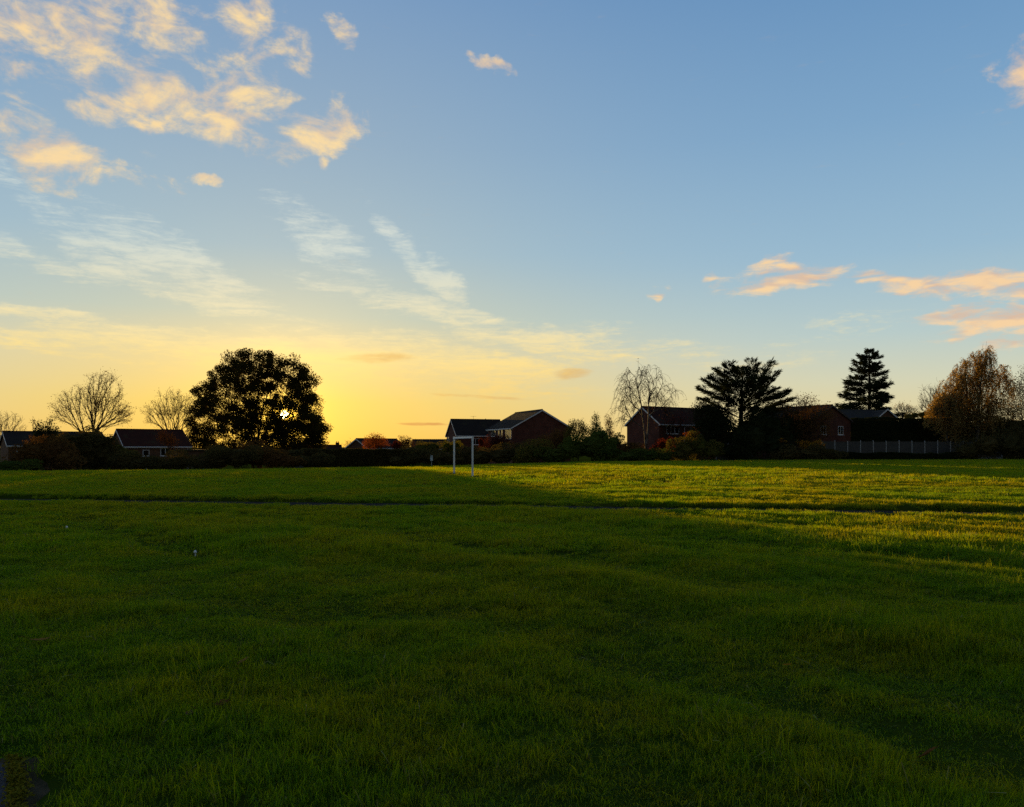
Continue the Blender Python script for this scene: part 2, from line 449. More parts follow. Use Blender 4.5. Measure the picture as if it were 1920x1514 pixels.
def tile_mat(name, c1, c2):
    """concrete roof tiles: courses run along the ridge"""
    m = bpy.data.materials.new(name); m.use_nodes = True
    g = NT(m.node_tree); b = m.node_tree.nodes['Principled BSDF']
    tc = g.n('ShaderNodeTexCoord').outputs['Object']
    sp = g.n('ShaderNodeSeparateXYZ'); g.put(sp.inputs[0], tc)
    cb = g.n('ShaderNodeCombineXYZ'); g.put(cb.inputs[0], sp.outputs[0]); g.put(cb.inputs[1], g.m('MULTIPLY', sp.outputs[2], 1.7))
    br = g.n('ShaderNodeTexBrick'); g.put(br.inputs['Vector'], cb.outputs[0])
    br.inputs['Color1'].default_value = tuple(c1) + (1,); br.inputs['Color2'].default_value = tuple(c2) + (1,)
    br.inputs['Mortar'].default_value = tuple(x * 0.35 for x in c1) + (1,)
    br.inputs['Scale'].default_value = 1.0; br.inputs['Brick Width'].default_value = 0.3; br.inputs['Row Height'].default_value = 0.33; br.inputs['Mortar Size'].default_value = 0.02
    moss = g.rng(g.noise(tc, 0.7, 5, 0.65), 0.5, 0.8, 0.0, 0.6)
    g.put(b.inputs['Base Color'], g.mix(moss, br.outputs[0], (0.05, 0.05, 0.02, 1)))
    bn = g.n('ShaderNodeBump'); bn.inputs['Strength'].default_value = 0.6; bn.inputs['Distance'].default_value = 0.03
    g.put(bn.inputs['Height'], br.outputs[1]); bn.invert = True
    g.put(b.inputs['Normal'], bn.outputs[0])
    b.inputs['Roughness'].default_value = 0.95; b.inputs['Specular IOR Level'].default_value = 0.05
    return m
def glass_mat():
    m = bpy.data.materials.new('window_glass'); m.use_nodes = True
    t = m.node_tree; g = NT(t); t.nodes.remove(t.nodes['Principled BSDF'])
    a = g.n('ShaderNodeBsdfTransparent'); a.inputs[0].default_value = (0.8, 0.85, 0.83, 1)
    b = g.n('ShaderNodeBsdfGlossy'); b.inputs[1].default_value = 0.03; b.inputs[0].default_value = (0.9, 0.9, 0.9, 1)
    fr = g.n('ShaderNodeFresnel'); fr.inputs[0].default_value = 1.5
    mx = g.n('ShaderNodeMixShader'); g.put(mx.inputs[0], g.m('MULTIPLY_ADD', fr.outputs[0], 1.0, 0.06))
    g.put(mx.inputs[1], a.outputs[0]); g.put(mx.inputs[2], b.outputs[0])
    t.links.new(mx.outputs[0], t.nodes['Material Output'].inputs[0])
    return m
def grass_mat(name, fresh, yellow, dry=0.0):
    m = bpy.data.materials.new(name); m.use_nodes = True
    t = m.node_tree; g = NT(t); t.nodes.remove(t.nodes['Principled BSDF'])
    ge = g.n('ShaderNodeNewGeometry'); P = ge.outputs['Position']
    big = g.rng(g.noise(P, 0.16, 3, 0.55, 0.6), 0.36, 0.66)
    small = g.rng(g.noise(P, 1.3, 4, 0.6, 0.3), 0.35, 0.7)
    f = g.m('ADD', g.m('ADD', g.m('MULTIPLY', big, 0.45), g.m('MULTIPLY', small, 0.35)), g.m('MULTIPLY', ge.outputs['Random Per Island'], 0.4))
    c = g.mix(g.rng(f, 0.15, 1.0), tuple(fresh) + (1,), tuple(yellow) + (1,))
    df = g.n('ShaderNodeBsdfDiffuse'); g.put(df.inputs[0], c)
    tr = g.n('ShaderNodeBsdfTranslucent'); g.put(tr.inputs[0], g.mix(1.0, c, (6.6, 3.2, 0.6, 1), 'MULTIPLY'))
    gl = g.n('ShaderNodeBsdfGlossy'); gl.inputs[1].default_value = 0.35; gl.inputs[0].default_value = (0.9, 0.95, 0.7, 1)
    m1 = g.n('ShaderNodeMixShader'); m1.inputs[0].default_value = 0.58
    g.put(m1.inputs[1], df.outputs[0]); g.put(m1.inputs[2], tr.outputs[0])
    m2 = g.n('ShaderNodeMixShader'); m2.inputs[0].default_value = 0.012
    g.put(m2.inputs[1], m1.outputs[0]); g.put(m2.inputs[2], gl.outputs[0])
    t.links.new(m2.outputs[0], t.nodes['Material Output'].inputs[0])
    return m

M = {}
M['soil'] = mat('soil', (0.035, 0.028, 0.014), 1.0, 0.0, (0.020, 0.026, 0.006), 6.0, bump=0.5)
M['turf'] = mat('turf_thatch', (0.026, 0.050, 0.004), 1.0, 0.0, (0.040, 0.050, 0.006), 2.0, bump=0.4)
M['asphalt'] = mat('asphalt', (0.050, 0.047, 0.043), 1.0, 0.0, (0.034, 0.032, 0.029), 9.0, bump=0.8, bscale=140)
M['moss'] = leaf_mat('moss', (0.19, 0.16, 0.014), (0.10, 0.10, 0.010), 0.2, 20)
M['earth'] = mat('dry_earth', (0.085, 0.070, 0.040), 1.0, 0.0, (0.045, 0.040, 0.020), 9.0, bump=0.8, bscale=60)
M['tarmac'] = mat('worn_tarmac', (0.085, 0.088, 0.094), 1.0, 0.1, (0.045, 0.046, 0.048), 22.0, bump=0.9, bscale=160)
M['grass'] = grass_mat('grass_blade', (0.031, 0.108, 0.0022), (0.066, 0.118, 0.0024))
M['straw_glint'] = mat('straw_glint_blade', (0.20, 0.19, 0.03), 0.7, 0.3)  # dry blades whose pale colour also stands in for glints
M['brick_red'] = brick_mat('red_brick', (0.13, 0.034, 0.020), (0.085, 0.022, 0.014), (0.11, 0.08, 0.06))
M['brick_brown'] = brick_mat('brown_brick', (0.13, 0.056, 0.026), (0.09, 0.040, 0.020), (0.11, 0.085, 0.06))
M['tile_dark'] = tile_mat('dark_roof_tile', (0.030, 0.024, 0.019), (0.021, 0.017, 0.014))
M['tile_red'] = tile_mat('red_roof_tile', (0.056, 0.019, 0.011), (0.038, 0.014, 0.009))
M['tile_grey'] = tile_mat('grey_roof_tile', (0.055, 0.052, 0.046), (0.040, 0.038, 0.034))
M['white'] = mat('white_paint', (0.72, 0.72, 0.70), 0.5, 0.4, (0.60, 0.60, 0.57), 4.0)
M['goal_white'] = mat('goal_paint', (0.80, 0.81, 0.80), 0.6, 0.2, (0.70, 0.71, 0.69), 1.2)
M['glass'] = glass_mat()
M['curtain'] = mat('curtain_cloth', (0.62, 0.52, 0.42), 0.9, 0.1)
M['room_shade'] = mat('room_shade_panel', (0.02, 0.018, 0.016), 0.9, 0.1)  # near-black colour stands for the shade of an unlit interior
M['concrete'] = mat('concrete', (0.34, 0.34, 0.32), 0.9, 0.2, (0.24, 0.24, 0.22), 7.0, bump=0.3)
M['fence'] = mat('weathered_board', (0.085, 0.080, 0.070), 0.9, 0.15, (0.050, 0.048, 0.044), 5.0)
M['shed'] = mat('shed_board', (0.075, 0.052, 0.030), 0.9, 0.15, (0.05, 0.036, 0.022), 5.0)
M['felt'] = mat('roof_felt', (0.06, 0.045, 0.024), 0.95, 0.1)
M['dark_metal'] = mat('dark_metal', (0.03, 0.03, 0.03), 0.5, 0.4)
M['sign_grey'] = mat('sign_grey', (0.45, 0.52, 0.55), 0.6, 0.3)
M['bark'] = mat('bark', (0.055, 0.042, 0.028), 0.95, 0.1, (0.030, 0.024, 0.017), 4.0, bump=0.6, bscale=14)
M['bark_dark'] = mat('dark_bark', (0.032, 0.025, 0.018), 0.95, 0.1, (0.018, 0.015, 0.011), 4.0)
M['bark_birch'] = mat('birch_bark', (0.16, 0.135, 0.11), 0.9, 0.1, (0.035, 0.028, 0.022), 2.5)
M['twig_brown'] = mat('brown_twig', (0.060, 0.036, 0.020), 0.95, 0.1)
M['oak'] = leaf_mat('oak_leaf', (0.0360, 0.0360, 0.0072), (0.0600, 0.0408, 0.0096), 0.30)
M['olive'] = leaf_mat('olive_leaf', (0.0760, 0.0836, 0.0152), (0.1254, 0.0988, 0.0228), 0.3)
M['green'] = leaf_mat('green_leaf', (0.0442, 0.0748, 0.0136), (0.0850, 0.1020, 0.0204), 0.3)
M['hedge'] = leaf_mat('hedge_leaf', (0.0572, 0.0528, 0.0198), (0.0924, 0.0704, 0.0242), 0.25)
M['ivy'] = leaf_mat('ivy_leaf', (0.0196, 0.0280, 0.0112), (0.0308, 0.0364, 0.0140), 0.15)
M['needle'] = leaf_mat('needle', (0.0180, 0.0288, 0.0120), (0.0312, 0.0384, 0.0144), 0.12)
M['brown'] = leaf_mat('brown_leaf', (0.1445, 0.0782, 0.0238), (0.1020, 0.0510, 0.0170), 0.2)
M['orange'] = leaf_mat('orange_leaf', (0.26, 0.075, 0.012), (0.16, 0.042, 0.010), 0.4)
M['red'] = leaf_mat('red_leaf', (0.15, 0.024, 0.010), (0.085, 0.018, 0.008), 0.3)
M['maroon'] = leaf_mat('maroon_leaf', (0.0910, 0.0252, 0.0182), (0.0560, 0.0182, 0.0140), 0.3)
M['yellow'] = leaf_mat('yellow_leaf', (0.42, 0.24, 0.02), (0.26, 0.12, 0.015), 0.45)
M['lime'] = leaf_mat('yellow_green_leaf', (0.13, 0.12, 0.012), (0.075, 0.085, 0.010), 0.4)
M['gold'] = leaf_mat('golden_birch_leaf', (0.36, 0.25, 0.085), (0.21, 0.14, 0.055), 0.5, 0.5)
M['pinkish'] = leaf_mat('russet_leaf', (0.24, 0.165, 0.075), (0.15, 0.10, 0.05), 0.45, 0.6)

# ------------------------------------------------------------------ ground, path
def build_ground():
    # grid lines follow the footpath, dense where it is crossed
    t = np.unique(np.round(np.concatenate([
        [-3000, -1200, -500, -220, -120, -70, -45], np.arange(-32, -18.4, 1.0), np.arange(-18.4, -14.2, 0.12), np.arange(-14.2, -1.5, 0.30), np.arange(-1.5, 1.5, 0.06), np.arange(1.5, 14, 0.35),
        np.arange(14, 40, 0.8), np.arange(40, 150, 2.0), [165, 185, 210, 250, 320, 450, 700, 1100, 1800, 3000, 5000]]), 3))
    s = np.unique(np.round(np.concatenate([[-5000, -3000, -1500, -800, -400, -220, -140], np.arange(-100, -22, 3.0), np.arange(-22, 8, 0.5), np.arange(8, 18, 0.3), np.arange(18, 45, 0.5),
        np.arange(45, 140, 3.0), [170, 240, 400, 800, 1500, 3000, 5000]]), 3))
    tt, ss = np.meshgrid(t, s, indexing='ij')
    bend = 0.25 * np.sin(ss * 0.11 + 0.6) + 0.06 * np.sin(ss * 0.53)
    w = np.exp(-(tt / 8.0) ** 2)
    X = PATH_A[0] + ss * PDIR[0] + (tt + bend * w) * PNOR[0]
    Y = PATH_A[1] + ss * PDIR[1] + (tt + bend * w) * PNOR[1]
    Z = gz(X, Y)
    v = np.stack([X, Y, Z], -1).reshape(-1, 3)
    n, m = tt.shape
    idx = np.arange(n * m).reshape(n, m)
    f = np.stack([idx[:-1, :-1], idx[:-1, 1:], idx[1:, 1:], idx[1:, :-1]], -1).reshape(-1, 4)[:, ::-1]
    o = mesh_obj('ground', v, [f], M['turf'], smooth=True)
    tag(o, kind='structure')
    # asphalt footpath, sunk below the turf on both sides
    sp = np.arange(-90, 120.1, 0.5)
    off = np.linspace(-PATH_HW - 0.08, PATH_HW + 0.08, 7)
    a, b = np.meshgrid(sp, off, indexing='ij')
    bend = 0.25 * np.sin(a * 0.11 + 0.6) + 0.06 * np.sin(a * 0.53)
    X = PATH_A[0] + a * PDIR[0] + (b + bend) * PNOR[0]; Y = PATH_A[1] + a * PDIR[1] + (b + bend) * PNOR[1]
    Z = -0.055 + 0.012 * (1 - (b / PATH_HW) ** 2) + 0.008 * vnoise(X * 1.3, Y * 1.3, 4)
    n, m = a.shape; idx = np.arange(n * m).reshape(n, m)
    f = np.stack([idx[:-1, :-1], idx[1:, :-1], idx[1:, 1:], idx[:-1, 1:]], -1).reshape(-1, 4)
    o = mesh_obj('footpath', np.stack([X, Y, Z], -1).reshape(-1, 3), [f], M['asphalt'], smooth=True)
    tag(o, kind='structure')
    # corner of another asphalt path by the photographer's feet
    def sheet(name, off, yoff, z, mt):
        ys = np.linspace(-6, 3.86 + yoff, 90); q = np.linspace(0, 1, 40) ** 0.5
        Y, Q = np.meshgrid(ys, q, indexing='ij')
        lim = -2.20 - 0.70 * (Y - 3.3) + off + 0.05 * vnoise(Y * 4, Y * 0, 2) + 0.03 * vnoise(Y * 13, Y * 0, 3)
        X = -14 + (lim + 14) * Q
        Z = z + 0.008 * vnoise(X * 5, Y * 5, 2) + 0.006 * vnoise(X * 21, Y * 21, 4)
        n, m = X.shape; idx = np.arange(n * m).reshape(n, m)
        f = np.stack([idx[:-1, :-1], idx[:-1, 1:], idx[1:, 1:], idx[1:, :-1]], -1).reshape(-1, 4)
        tag(mesh_obj(name, np.stack([X, Y, Z], -1).reshape(-1, 3), [f], M[mt], smooth=True), kind='structure')
    sheet('bare_earth', 0.24, 0.10, -0.050, 'earth')
    sheet('path_corner', 0.0, 0.0, -0.032, 'tarmac')
build_ground()

# ------------------------------------------------------------------ grass: tufts of real blades, scattered by geometry nodes
def blades(rng, n, rad, h, w, segs, lean):
    r = rad * np.sqrt(rng.random(n)); a = rng.random(n) * 2 * np.pi
    bx, by = r * np.cos(a), r * np.sin(a)
    hh = h * (0.45 + 0.75 * rng.random(n)); ww = w * (0.7 + 0.6 * rng.random(n))
    th = rng.random(n) * 2 * np.pi; fa = rng.random(n) * np.pi
    ln = hh * lean * (0.1 + rng.random(n) ** 1.4)
    dx, dy = np.cos(th) * ln, np.sin(th) * ln
    wx, wy = np.cos(fa) * ww / 2, np.sin(fa) * ww / 2
    vs = []; fs = []
    if segs == 2:
        z1 = hh * 0.55
        P = [(bx - wx, by - wy, 0 * hh - 0.02), (bx + wx, by + wy, 0 * hh - 0.02), (bx + dx * .3 + wx * .85, by + dy * .3 + wy * .85, z1), (bx + dx * .3 - wx * .85, by + dy * .3 - wy * .85, z1), (bx + dx, by + dy, hh * (1 - 0.35 * (ln / hh) ** 2))]
        k = 5
        v = np.stack([np.stack(p, -1) for p in P], 1).reshape(-1, 3)
        i = np.arange(n)[:, None] * k
        return v, np.concatenate([i + 0, i + 1, i + 2, i + 3], 1), np.concatenate([i + 3, i + 2, i + 4], 1)
    P = [(bx - wx, by - wy, 0 * hh - 0.02), (bx + wx, by + wy, 0 * hh - 0.02), (bx + dx, by + dy, hh)]
    v = np.stack([np.stack(p, -1) for p in P], 1).reshape(-1, 3)
    i = np.arange(n)[:, None] * 3
    return v, None, np.concatenate([i, i + 1, i + 2], 1)
def tuft_collection(name, count, n, rad, h, w, segs, lean, straw_glint):
    global COL
    keep = COL
    COL = bpy.data.collections.new(name)
    for k in range(count):
        rng = np.random.default_rng(100 + k + len(name))
        v, q, t = blades(rng, n, rad, h, w, segs, lean)
        fs = [x for x in (q, t) if x is not None]
        dry = rng.random(n) < straw_glint
        mi = np.concatenate([dry for _ in fs]).astype(int)
        mesh_obj('grass_tuft', v, fs, None, mats=[M['grass'], M['straw_glint']], midx=mi)
    c, COL = COL, keep
    return c
def scatter(name, pts, rot, scl, coll, kind_label):
    me = bpy.data.meshes.new(name)
    me.vertices.add(len(pts)); me.vertices.foreach_set('co', np.asarray(pts, np.float32).ravel())
    a = me.attributes.new('rot', 'FLOAT_VECTOR', 'POINT'); a.data.foreach_set('vector', np.asarray(rot, np.float32).ravel())
    a = me.attributes.new('scl', 'FLOAT_VECTOR', 'POINT'); a.data.foreach_set('vector', np.asarray(scl, np.float32).ravel())
    me.update()
    o = bpy.data.objects.new(name, me); COL.objects.link(o)
    ng = bpy.data.node_groups.new(name, 'GeometryNodeTree')
    ng.interface.new_socket('Geometry', in_out='INPUT', socket_type='NodeSocketGeometry')
    ng.interface.new_socket('Geometry', in_out='OUTPUT', socket_type='NodeSocketGeometry')
    L = ng.links.new
    i = ng.nodes.new('NodeGroupInput'); u = ng.nodes.new('NodeGroupOutput')
    inst = ng.nodes.new('GeometryNodeInstanceOnPoints')
    ci = ng.nodes.new('GeometryNodeCollectionInfo'); ci.inputs[0].default_value = coll
    ci.inputs[1].default_value = True; ci.inputs[2].default_value = True
    ra = ng.nodes.new('GeometryNodeInputNamedAttribute'); ra.data_type = 'FLOAT_VECTOR'; ra.inputs[0].default_value = 'rot'
    sa = ng.nodes.new('GeometryNodeInputNamedAttribute'); sa.data_type = 'FLOAT_VECTOR'; sa.inputs[0].default_value = 'scl'
    inst.inputs['Pick Instance'].default_value = True
    L(i.outputs[0], inst.inputs['Points']); L(ci.outputs[0], inst.inputs['Instance'])
    L(ra.outputs[0], inst.inputs['Rotation']); L(sa.outputs[0], inst.inputs['Scale'])
    L(inst.outputs[0], u.inputs[0])
    md = o.modifiers.new('scatter', 'NODES'); md.node_group = ng
    tag(o, kind_label, 'grass', kind='stuff')
    return o
GOAL_L = at(851.5, 42.6); GOAL_R = at(886, 38.9)
def grass_band(name, label, d0, d1, dens, coll, seed, tilt=0.26, wide=0.80, hmul=1.0):
    rng = np.random.default_rng(seed)
    # even density over the wedge in front of the camera, with a margin to the sides
    A = wide * (d1 ** 2 - d0 ** 2) + 5.0 * (d1 - d0)
    n = int(A * dens)
    Y = np.sqrt(rng.random(n) * (d1 ** 2 - d0 ** 2) + d0 ** 2)
    X = (rng.random(n) * 2 - 1) * (wide * Y + 2.5)
    _, t = path_t(X, Y)
    fuzz = 0.10 * vnoise(X * 1.7, Y * 1.7, 12) + 0.05 * vnoise(X * 6, Y * 6, 13)
    ok = np.abs(t) > PATH_HW + 0.06 + fuzz * 1.3
    ok &= corner_d(X, Y) > 0.06 + fuzz * 1.4
    ok &= Y < edge_dist(X, Y) + 1.5
    for g_ in (GOAL_L, GOAL_R):
        ok &= ((X - g_[0]) / 0.55) ** 2 + ((Y - g_[1]) / 0.45) ** 2 > 1 + fuzz * 3
    X, Y, t = X[ok], Y[ok], t[ok]
    Z = gz(X, Y) - 0.004
    lump = 1.0 + 1.2 * vnoise(X / 0.55, Y / 0.55, 21) + 0.9 * vnoise(X / 1.9, Y / 1.9, 22) + 0.5 * vnoise(X / 0.2, Y / 0.2, 23) + 1.3 * ridge(X, Y) * (1 - 0.6 * sstep(10, 24, Y))
    lump = np.clip(lump, 0.36, 2.2) * (1 + 0.35 * np.exp(-((t - 0.85) / 0.18) ** 2)) * (1 - 0.5 * np.exp(-((t + 0.95) / 0.4) ** 2))
    lump = 1 + (lump - 1) * (1 - 0.45 * sstep(14, 34, Y))
    n = len(X)
    hs = lump * (0.75 + 0.5 * rng.random(n)) * hmul
    ws = 0.85 + 0.3 * rng.random(n)
    rot = np.stack([(rng.random(n) - .5) * 2 * tilt, (rng.random(n) - .5) * 2 * tilt, rng.random(n) * 6.283], -1)
    return scatter(name, np.stack([X, Y, Z], -1), rot, np.stack([ws, ws, hs], -1), coll, label)
C_NEAR = tuft_collection('tufts_near', 14, 44, 0.09, 0.062, 0.0036, 2, 1.9, 0.02)
C_LONG = tuft_collection('tufts_long', 10, 9, 0.06, 0.125, 0.0050, 2, 1.5, 0.10)
C_MID = tuft_collection('tufts_mid', 7, 90, 0.20, 0.072, 0.0085, 2, 1.2, 0.03)
C_FAR = tuft_collection('tufts_far', 7, 130, 0.48, 0.075, 0.022, 1, 0.7, 0.025)
grass_band('grass', 'short green lawn grass in the shaded foreground', 2.4, 11.0, 250, C_NEAR, 1)
grass_band('grass', 'scattered longer grass blades in the foreground lawn', 2.4, 16.0, 26, C_LONG, 4, tilt=0.45)
grass_band('grass', 'lawn grass along both sides of the footpath', 11.0, 30.0, 34, C_MID, 2)
grass_band('grass', 'lawn grass of the far pitch around the goal', 30.0, 112.0, 5.0, C_FAR, 3)

# ------------------------------------------------------------------ plants
def unit(v):
    return v / np.maximum(np.linalg.norm(v, axis=-1, keepdims=True), 1e-9)
def leaf_cards(rng, P, size, flat=0.0, aspect=0.6):
    """rhombus leaves at the points P"""
    n = len(P)
    u = unit(rng.normal(size=(n, 3))); w = unit(np.cross(u, rng.normal(size=(n, 3))))
    if flat:
        u[:, 2] *= 1 - flat; w[:, 2] *= 1 - flat
    s = size * (0.6 + 0.8 * rng.random((n, 1)))
    v = np.stack([P - u * s * .5, P + w * s * .5 * aspect, P + u * s * .5, P - w * s * .5 * aspect], 1).reshape(-1, 3)
    return v, np.arange(n * 4).reshape(n, 4)
def spray_cards(rng, P, Dr, length, width):
    """slim pointed needle sprays at P pointing along Dr"""
    n = len(P); Dr = unit(Dr)
    s = unit(np.cross(Dr, rng.normal(size=(n, 3))))
    L = length * (0.6 + 0.8 * rng.random((n, 1))); W = width * (0.6 + 0.8 * rng.random((n, 1)))
    v = np.stack([P - s * W * .3, P + s * W * .3, P + Dr * L * .5 + s * W * .5, P + Dr * L, P + Dr * L * .5 - s * W * .5], 1).reshape(-1, 3)
    return v, np.arange(n * 5).reshape(n, 5)
def edges_mesh(nodes, par, rad, sel, k=5):
    """frusta along the selected child edges"""
    c = np.nonzero(sel)[0]
    if not len(c):
        return np.zeros((0, 3)), np.zeros((0, 4), int)
    p = par[c]
    A, B = nodes[p], nodes[c]
    d = unit(B - A)
    ref = np.where(np.abs(d[:, 2:3]) < 0.9, np.array([[0, 0, 1.0]]), np.array([[1.0, 0, 0]]))
    u = unit(np.cross(d, ref)); w = np.cross(d, u)
    ra = np.minimum(rad[p], rad[c] * 1.7)
    ang = np.arange(k) * 2 * np.pi / k
    ring = u[:, None, :] * np.cos(ang)[None, :, None] + w[:, None, :] * np.sin(ang)[None, :, None]
    v = np.concatenate([A[:, None, :] + ring * ra[:, None, None], B[:, None, :] + ring * rad[c][:, None, None]], 1).reshape(-1, 3)
    b = (np.arange(len(c)) * 2 * k)[:, None]
    j = np.arange(k)[None, :]; j2 = (j + 1) % k
    f = np.stack([b + j, b + j2, b + k + j2, b + k + j], -1).reshape(-1, 4)
    return v, f
class Grow:
    """a branching skeleton that reaches for given points"""
    def __init__(s, trunk):
        s.n = [np.array(p, float) for p in trunk]
        s.p = [-1] + list(range(len(trunk) - 1))
        s.d = [unit(s.n[min(i + 1, len(trunk) - 1)] - s.n[max(i - 1, 0)]) for i in range(len(trunk))]
        s.tips = []
        s.len = [0.0]
        for i in range(1, len(trunk)):
            s.len.append(s.len[-1] + float(np.linalg.norm(s.n[i] - s.n[i - 1])))
    def reach(s, rng, T, first, seg, bend=0.45, jit=0.06, up=0.15, bf=0.75):
        c = s.n[first]
        T = T[np.argsort(np.linalg.norm(T - c, axis=1) + rng.random(len(T)) * 0.5 * seg)]
        for t in T:
            N = np.array(s.n[first:])
            dv = t - N; dist = np.linalg.norm(dv, axis=1)
            al = np.einsum('ij,ij->i', np.array(s.d[first:]), dv) / np.maximum(dist, 1e-6)
            cost = dist * (1.25 - 0.35 * al) + bf * np.array(s.len[first:]) + np.maximum(0, N[:, 2] - t[2]) * 0.4
            i = int(np.argmin(cost)) + first
            L = dist[i - first]
            if L < seg * 0.25:
                continue
            k = max(2, int(L / seg) + 1)
            a = s.n[i]; cp = a + (s.d[i] * bend + np.array([0, 0, up]) + (1 - bend) * unit(t - a)) * L * 0.5
            last = i
            for j in range(1, k + 1):
                q = j / k
                pt = (1 - q) ** 2 * a + 2 * q * (1 - q) * cp + q * q * t
                if j < k:
                    pt = pt + rng.normal(size=3) * jit * seg
                s.n.append(pt); s.p.append(last); s.d.append(unit(pt - s.n[last])); s.len.append(s.len[last] + float(np.linalg.norm(pt - s.n[last]))); last = len(s.n) - 1
            s.tips.append(last)
    def chain(s, start, pts):
        last = start
        for pt in pts:
            s.n.append(np.array(pt, float)); s.p.append(last); s.d.append(unit(s.n[-1] - s.n[last])); s.len.append(s.len[last] + float(np.linalg.norm(s.n[-1] - s.n[last]))); last = len(s.n) - 1
        return last
    def radii(s, r0, rtrunk, power=2.3):
        n = len(s.n); acc = np.zeros(n); r = np.zeros(n)
        for i in range(n - 1, -1, -1):
            r[i] = max(acc[i], r0 ** power) ** (1 / power) if acc[i] > 0 else r0
            if s.p[i] >= 0:
                acc[s.p[i]] += r[i] ** power
        k = math.log(rtrunk / r0) / max(math.log(max(r[0] / r0, 1.0001)), 1e-6)
        return r0 * (r / r0) ** min(max(k, 0.3), 1.4)
def lobe_points(rng, lobes, D, n, shell=0.5, depth=0.85):
    """points in ellipsoids given by photo columns and rows: (px, py, rx, ry[, depth offset])"""
    L = [tuple(l) + (0,) * (5 - len(l)) for l in lobes]
    vol = np.array([(l[2] * l[3]) ** 1.15 for l in L]); vol /= vol.sum()
    out = []
    for l, f in zip(L, vol):
        m = max(1, int(round(n * f)))
        u = unit(rng.normal(size=(m, 3))) * (rng.random((m, 1)) ** (1 / 3 * (1 - shell) + 0.02))
        Dl = D + l[4]
        c = at(l[0], Dl, l[1]); sc = Dl / F
        out.append(c + u * np.array([l[2] * sc, max(l[2], l[3] * .8) * sc * depth, l[3] * sc]))
    return np.concatenate(out)
def finish_tree(name, label, cat, base, G, rad, rsplit, bark, twig, leaf, Vl, Fl, group, smooth=False, k=6):
    root = thing(name, label, cat, tuple(base), group=group)
    N = np.array(G.n) - base; par = np.array(G.p)
    big = (rad >= rsplit) & (par >= 0); small = (rad < rsplit) & (par >= 0)
    v, f = edges_mesh(N, par, rad, big, k)
    mesh_obj('trunk', v, [f], bark, root, smooth=True)
    v, f = edges_mesh(N, par, rad, small, 3)
    vs = [v]; fs = [f]; mi = [np.zeros(len(f), int)]
    b = len(v)
    polys = {4: [f]}; mis = {4: [np.zeros(len(f), int)]}
    for (lv, lf) in zip(Vl, Fl):
        vs.append(lv - base); kk = lf.shape[1]
        polys.setdefault(kk, []).append(lf + b); mis.setdefault(kk, []).append(np.ones(len(lf), int)); b += len(lv)
    faces = [np.concatenate(polys[kk]) for kk in polys]; m = np.concatenate([np.concatenate(mis[kk]) for kk in polys])
    mesh_obj('crown', np.concatenate(vs), faces, None, root, mats=[twig, leaf or twig], midx=m)
    return root
def trunk_line(px, D, py_top, px_top=None, n=6, sway=0.15, rng=None, dz=-0.15):
    b = at(px, D) + V(0, 0, dz); t = at(px if px_top is None else px_top, D, py_top)
    pts = [b + (t - b) * q for q in np.linspace(0, 1, n)]
    if rng is not None:
        for i in range(1, n - 1):
            pts[i] = pts[i] + V(rng.normal(), rng.normal(), 0) * sway
    return pts
def tree(name, label, px, D, lobes, fork, ntar, rtrunk, leaf=None, lsize=0.2, lper=0, lspread=0.5, bark='bark', twig='bark_dark', seed=1, group=None, seg=0.9, shell=0.35,
         r0=0.016, pxf=None, rsplit=0.05, bend=0.45, up=0.15, first=None, extra=None, cat='tree', depth=0.85, lobe_leaf=0, jit=0.06, hole=None, twigs=0, twl=1.0, bf=0.75, clus=0):
    rng = np.random.default_rng(seed)
    tr = trunk_line(px, D, fork, pxf, 6, rtrunk * 0.4, rng)
    G = Grow(tr)
    T = lobe_points(rng, lobes, D, ntar, shell, depth)
    G.reach(rng, T, first if first is not None else 3, seg, bend, jit, up, bf)
    if twigs:
        N0 = len(G.n)
        w = np.array(G.len); cand = np.nonzero(w > np.percentile(w, 35))[0]
        for i in rng.choice(cand, twigs):
            d = unit(np.array(G.d[i]) + rng.normal(size=3) * 0.55 + np.array([0, 0, .12])); l = (0.35 + 0.9 * rng.random()) * twl
            G.tips.append(G.chain(int(i), [G.n[i] + d * l * .5, G.n[i] + unit(d + rng.normal(size=3) * .2) * l]))
    if extra:
        extra(G, rng)
    rad = G.radii(r0, rtrunk)
    Vl, Fl = [], []
    if lper:
        tips = np.array(G.n)[G.tips]
        P = np.repeat(tips, lper, 0)
        if clus:          # dense leaf clumps with gaps between them
            cr = np.repeat(clus * (0.65 + 0.7 * rng.random((len(tips), 1))), lper, 0)
            P = P + unit(rng.normal(size=P.shape)) * (rng.random((len(P), 1)) ** 0.42) * cr * np.array([1, 1, .8])
        else:
            P = P + np.clip(rng.normal(size=P.shape), -1.7, 1.7) * lspread
        if lobe_leaf:
            P = np.concatenate([P, lobe_points(rng, lobes, D, lobe_leaf, 0.3, depth)])
        if hole is not None:
            P = hole(P)
        v, f = leaf_cards(rng, P, lsize); Vl.append(v); Fl.append(f)
    return finish_tree(name, label, cat, tr[0] + V(0, 0, 0.15), G, rad, rsplit, M[bark], M[twig], M[leaf] if leaf else None, Vl, Fl, group)
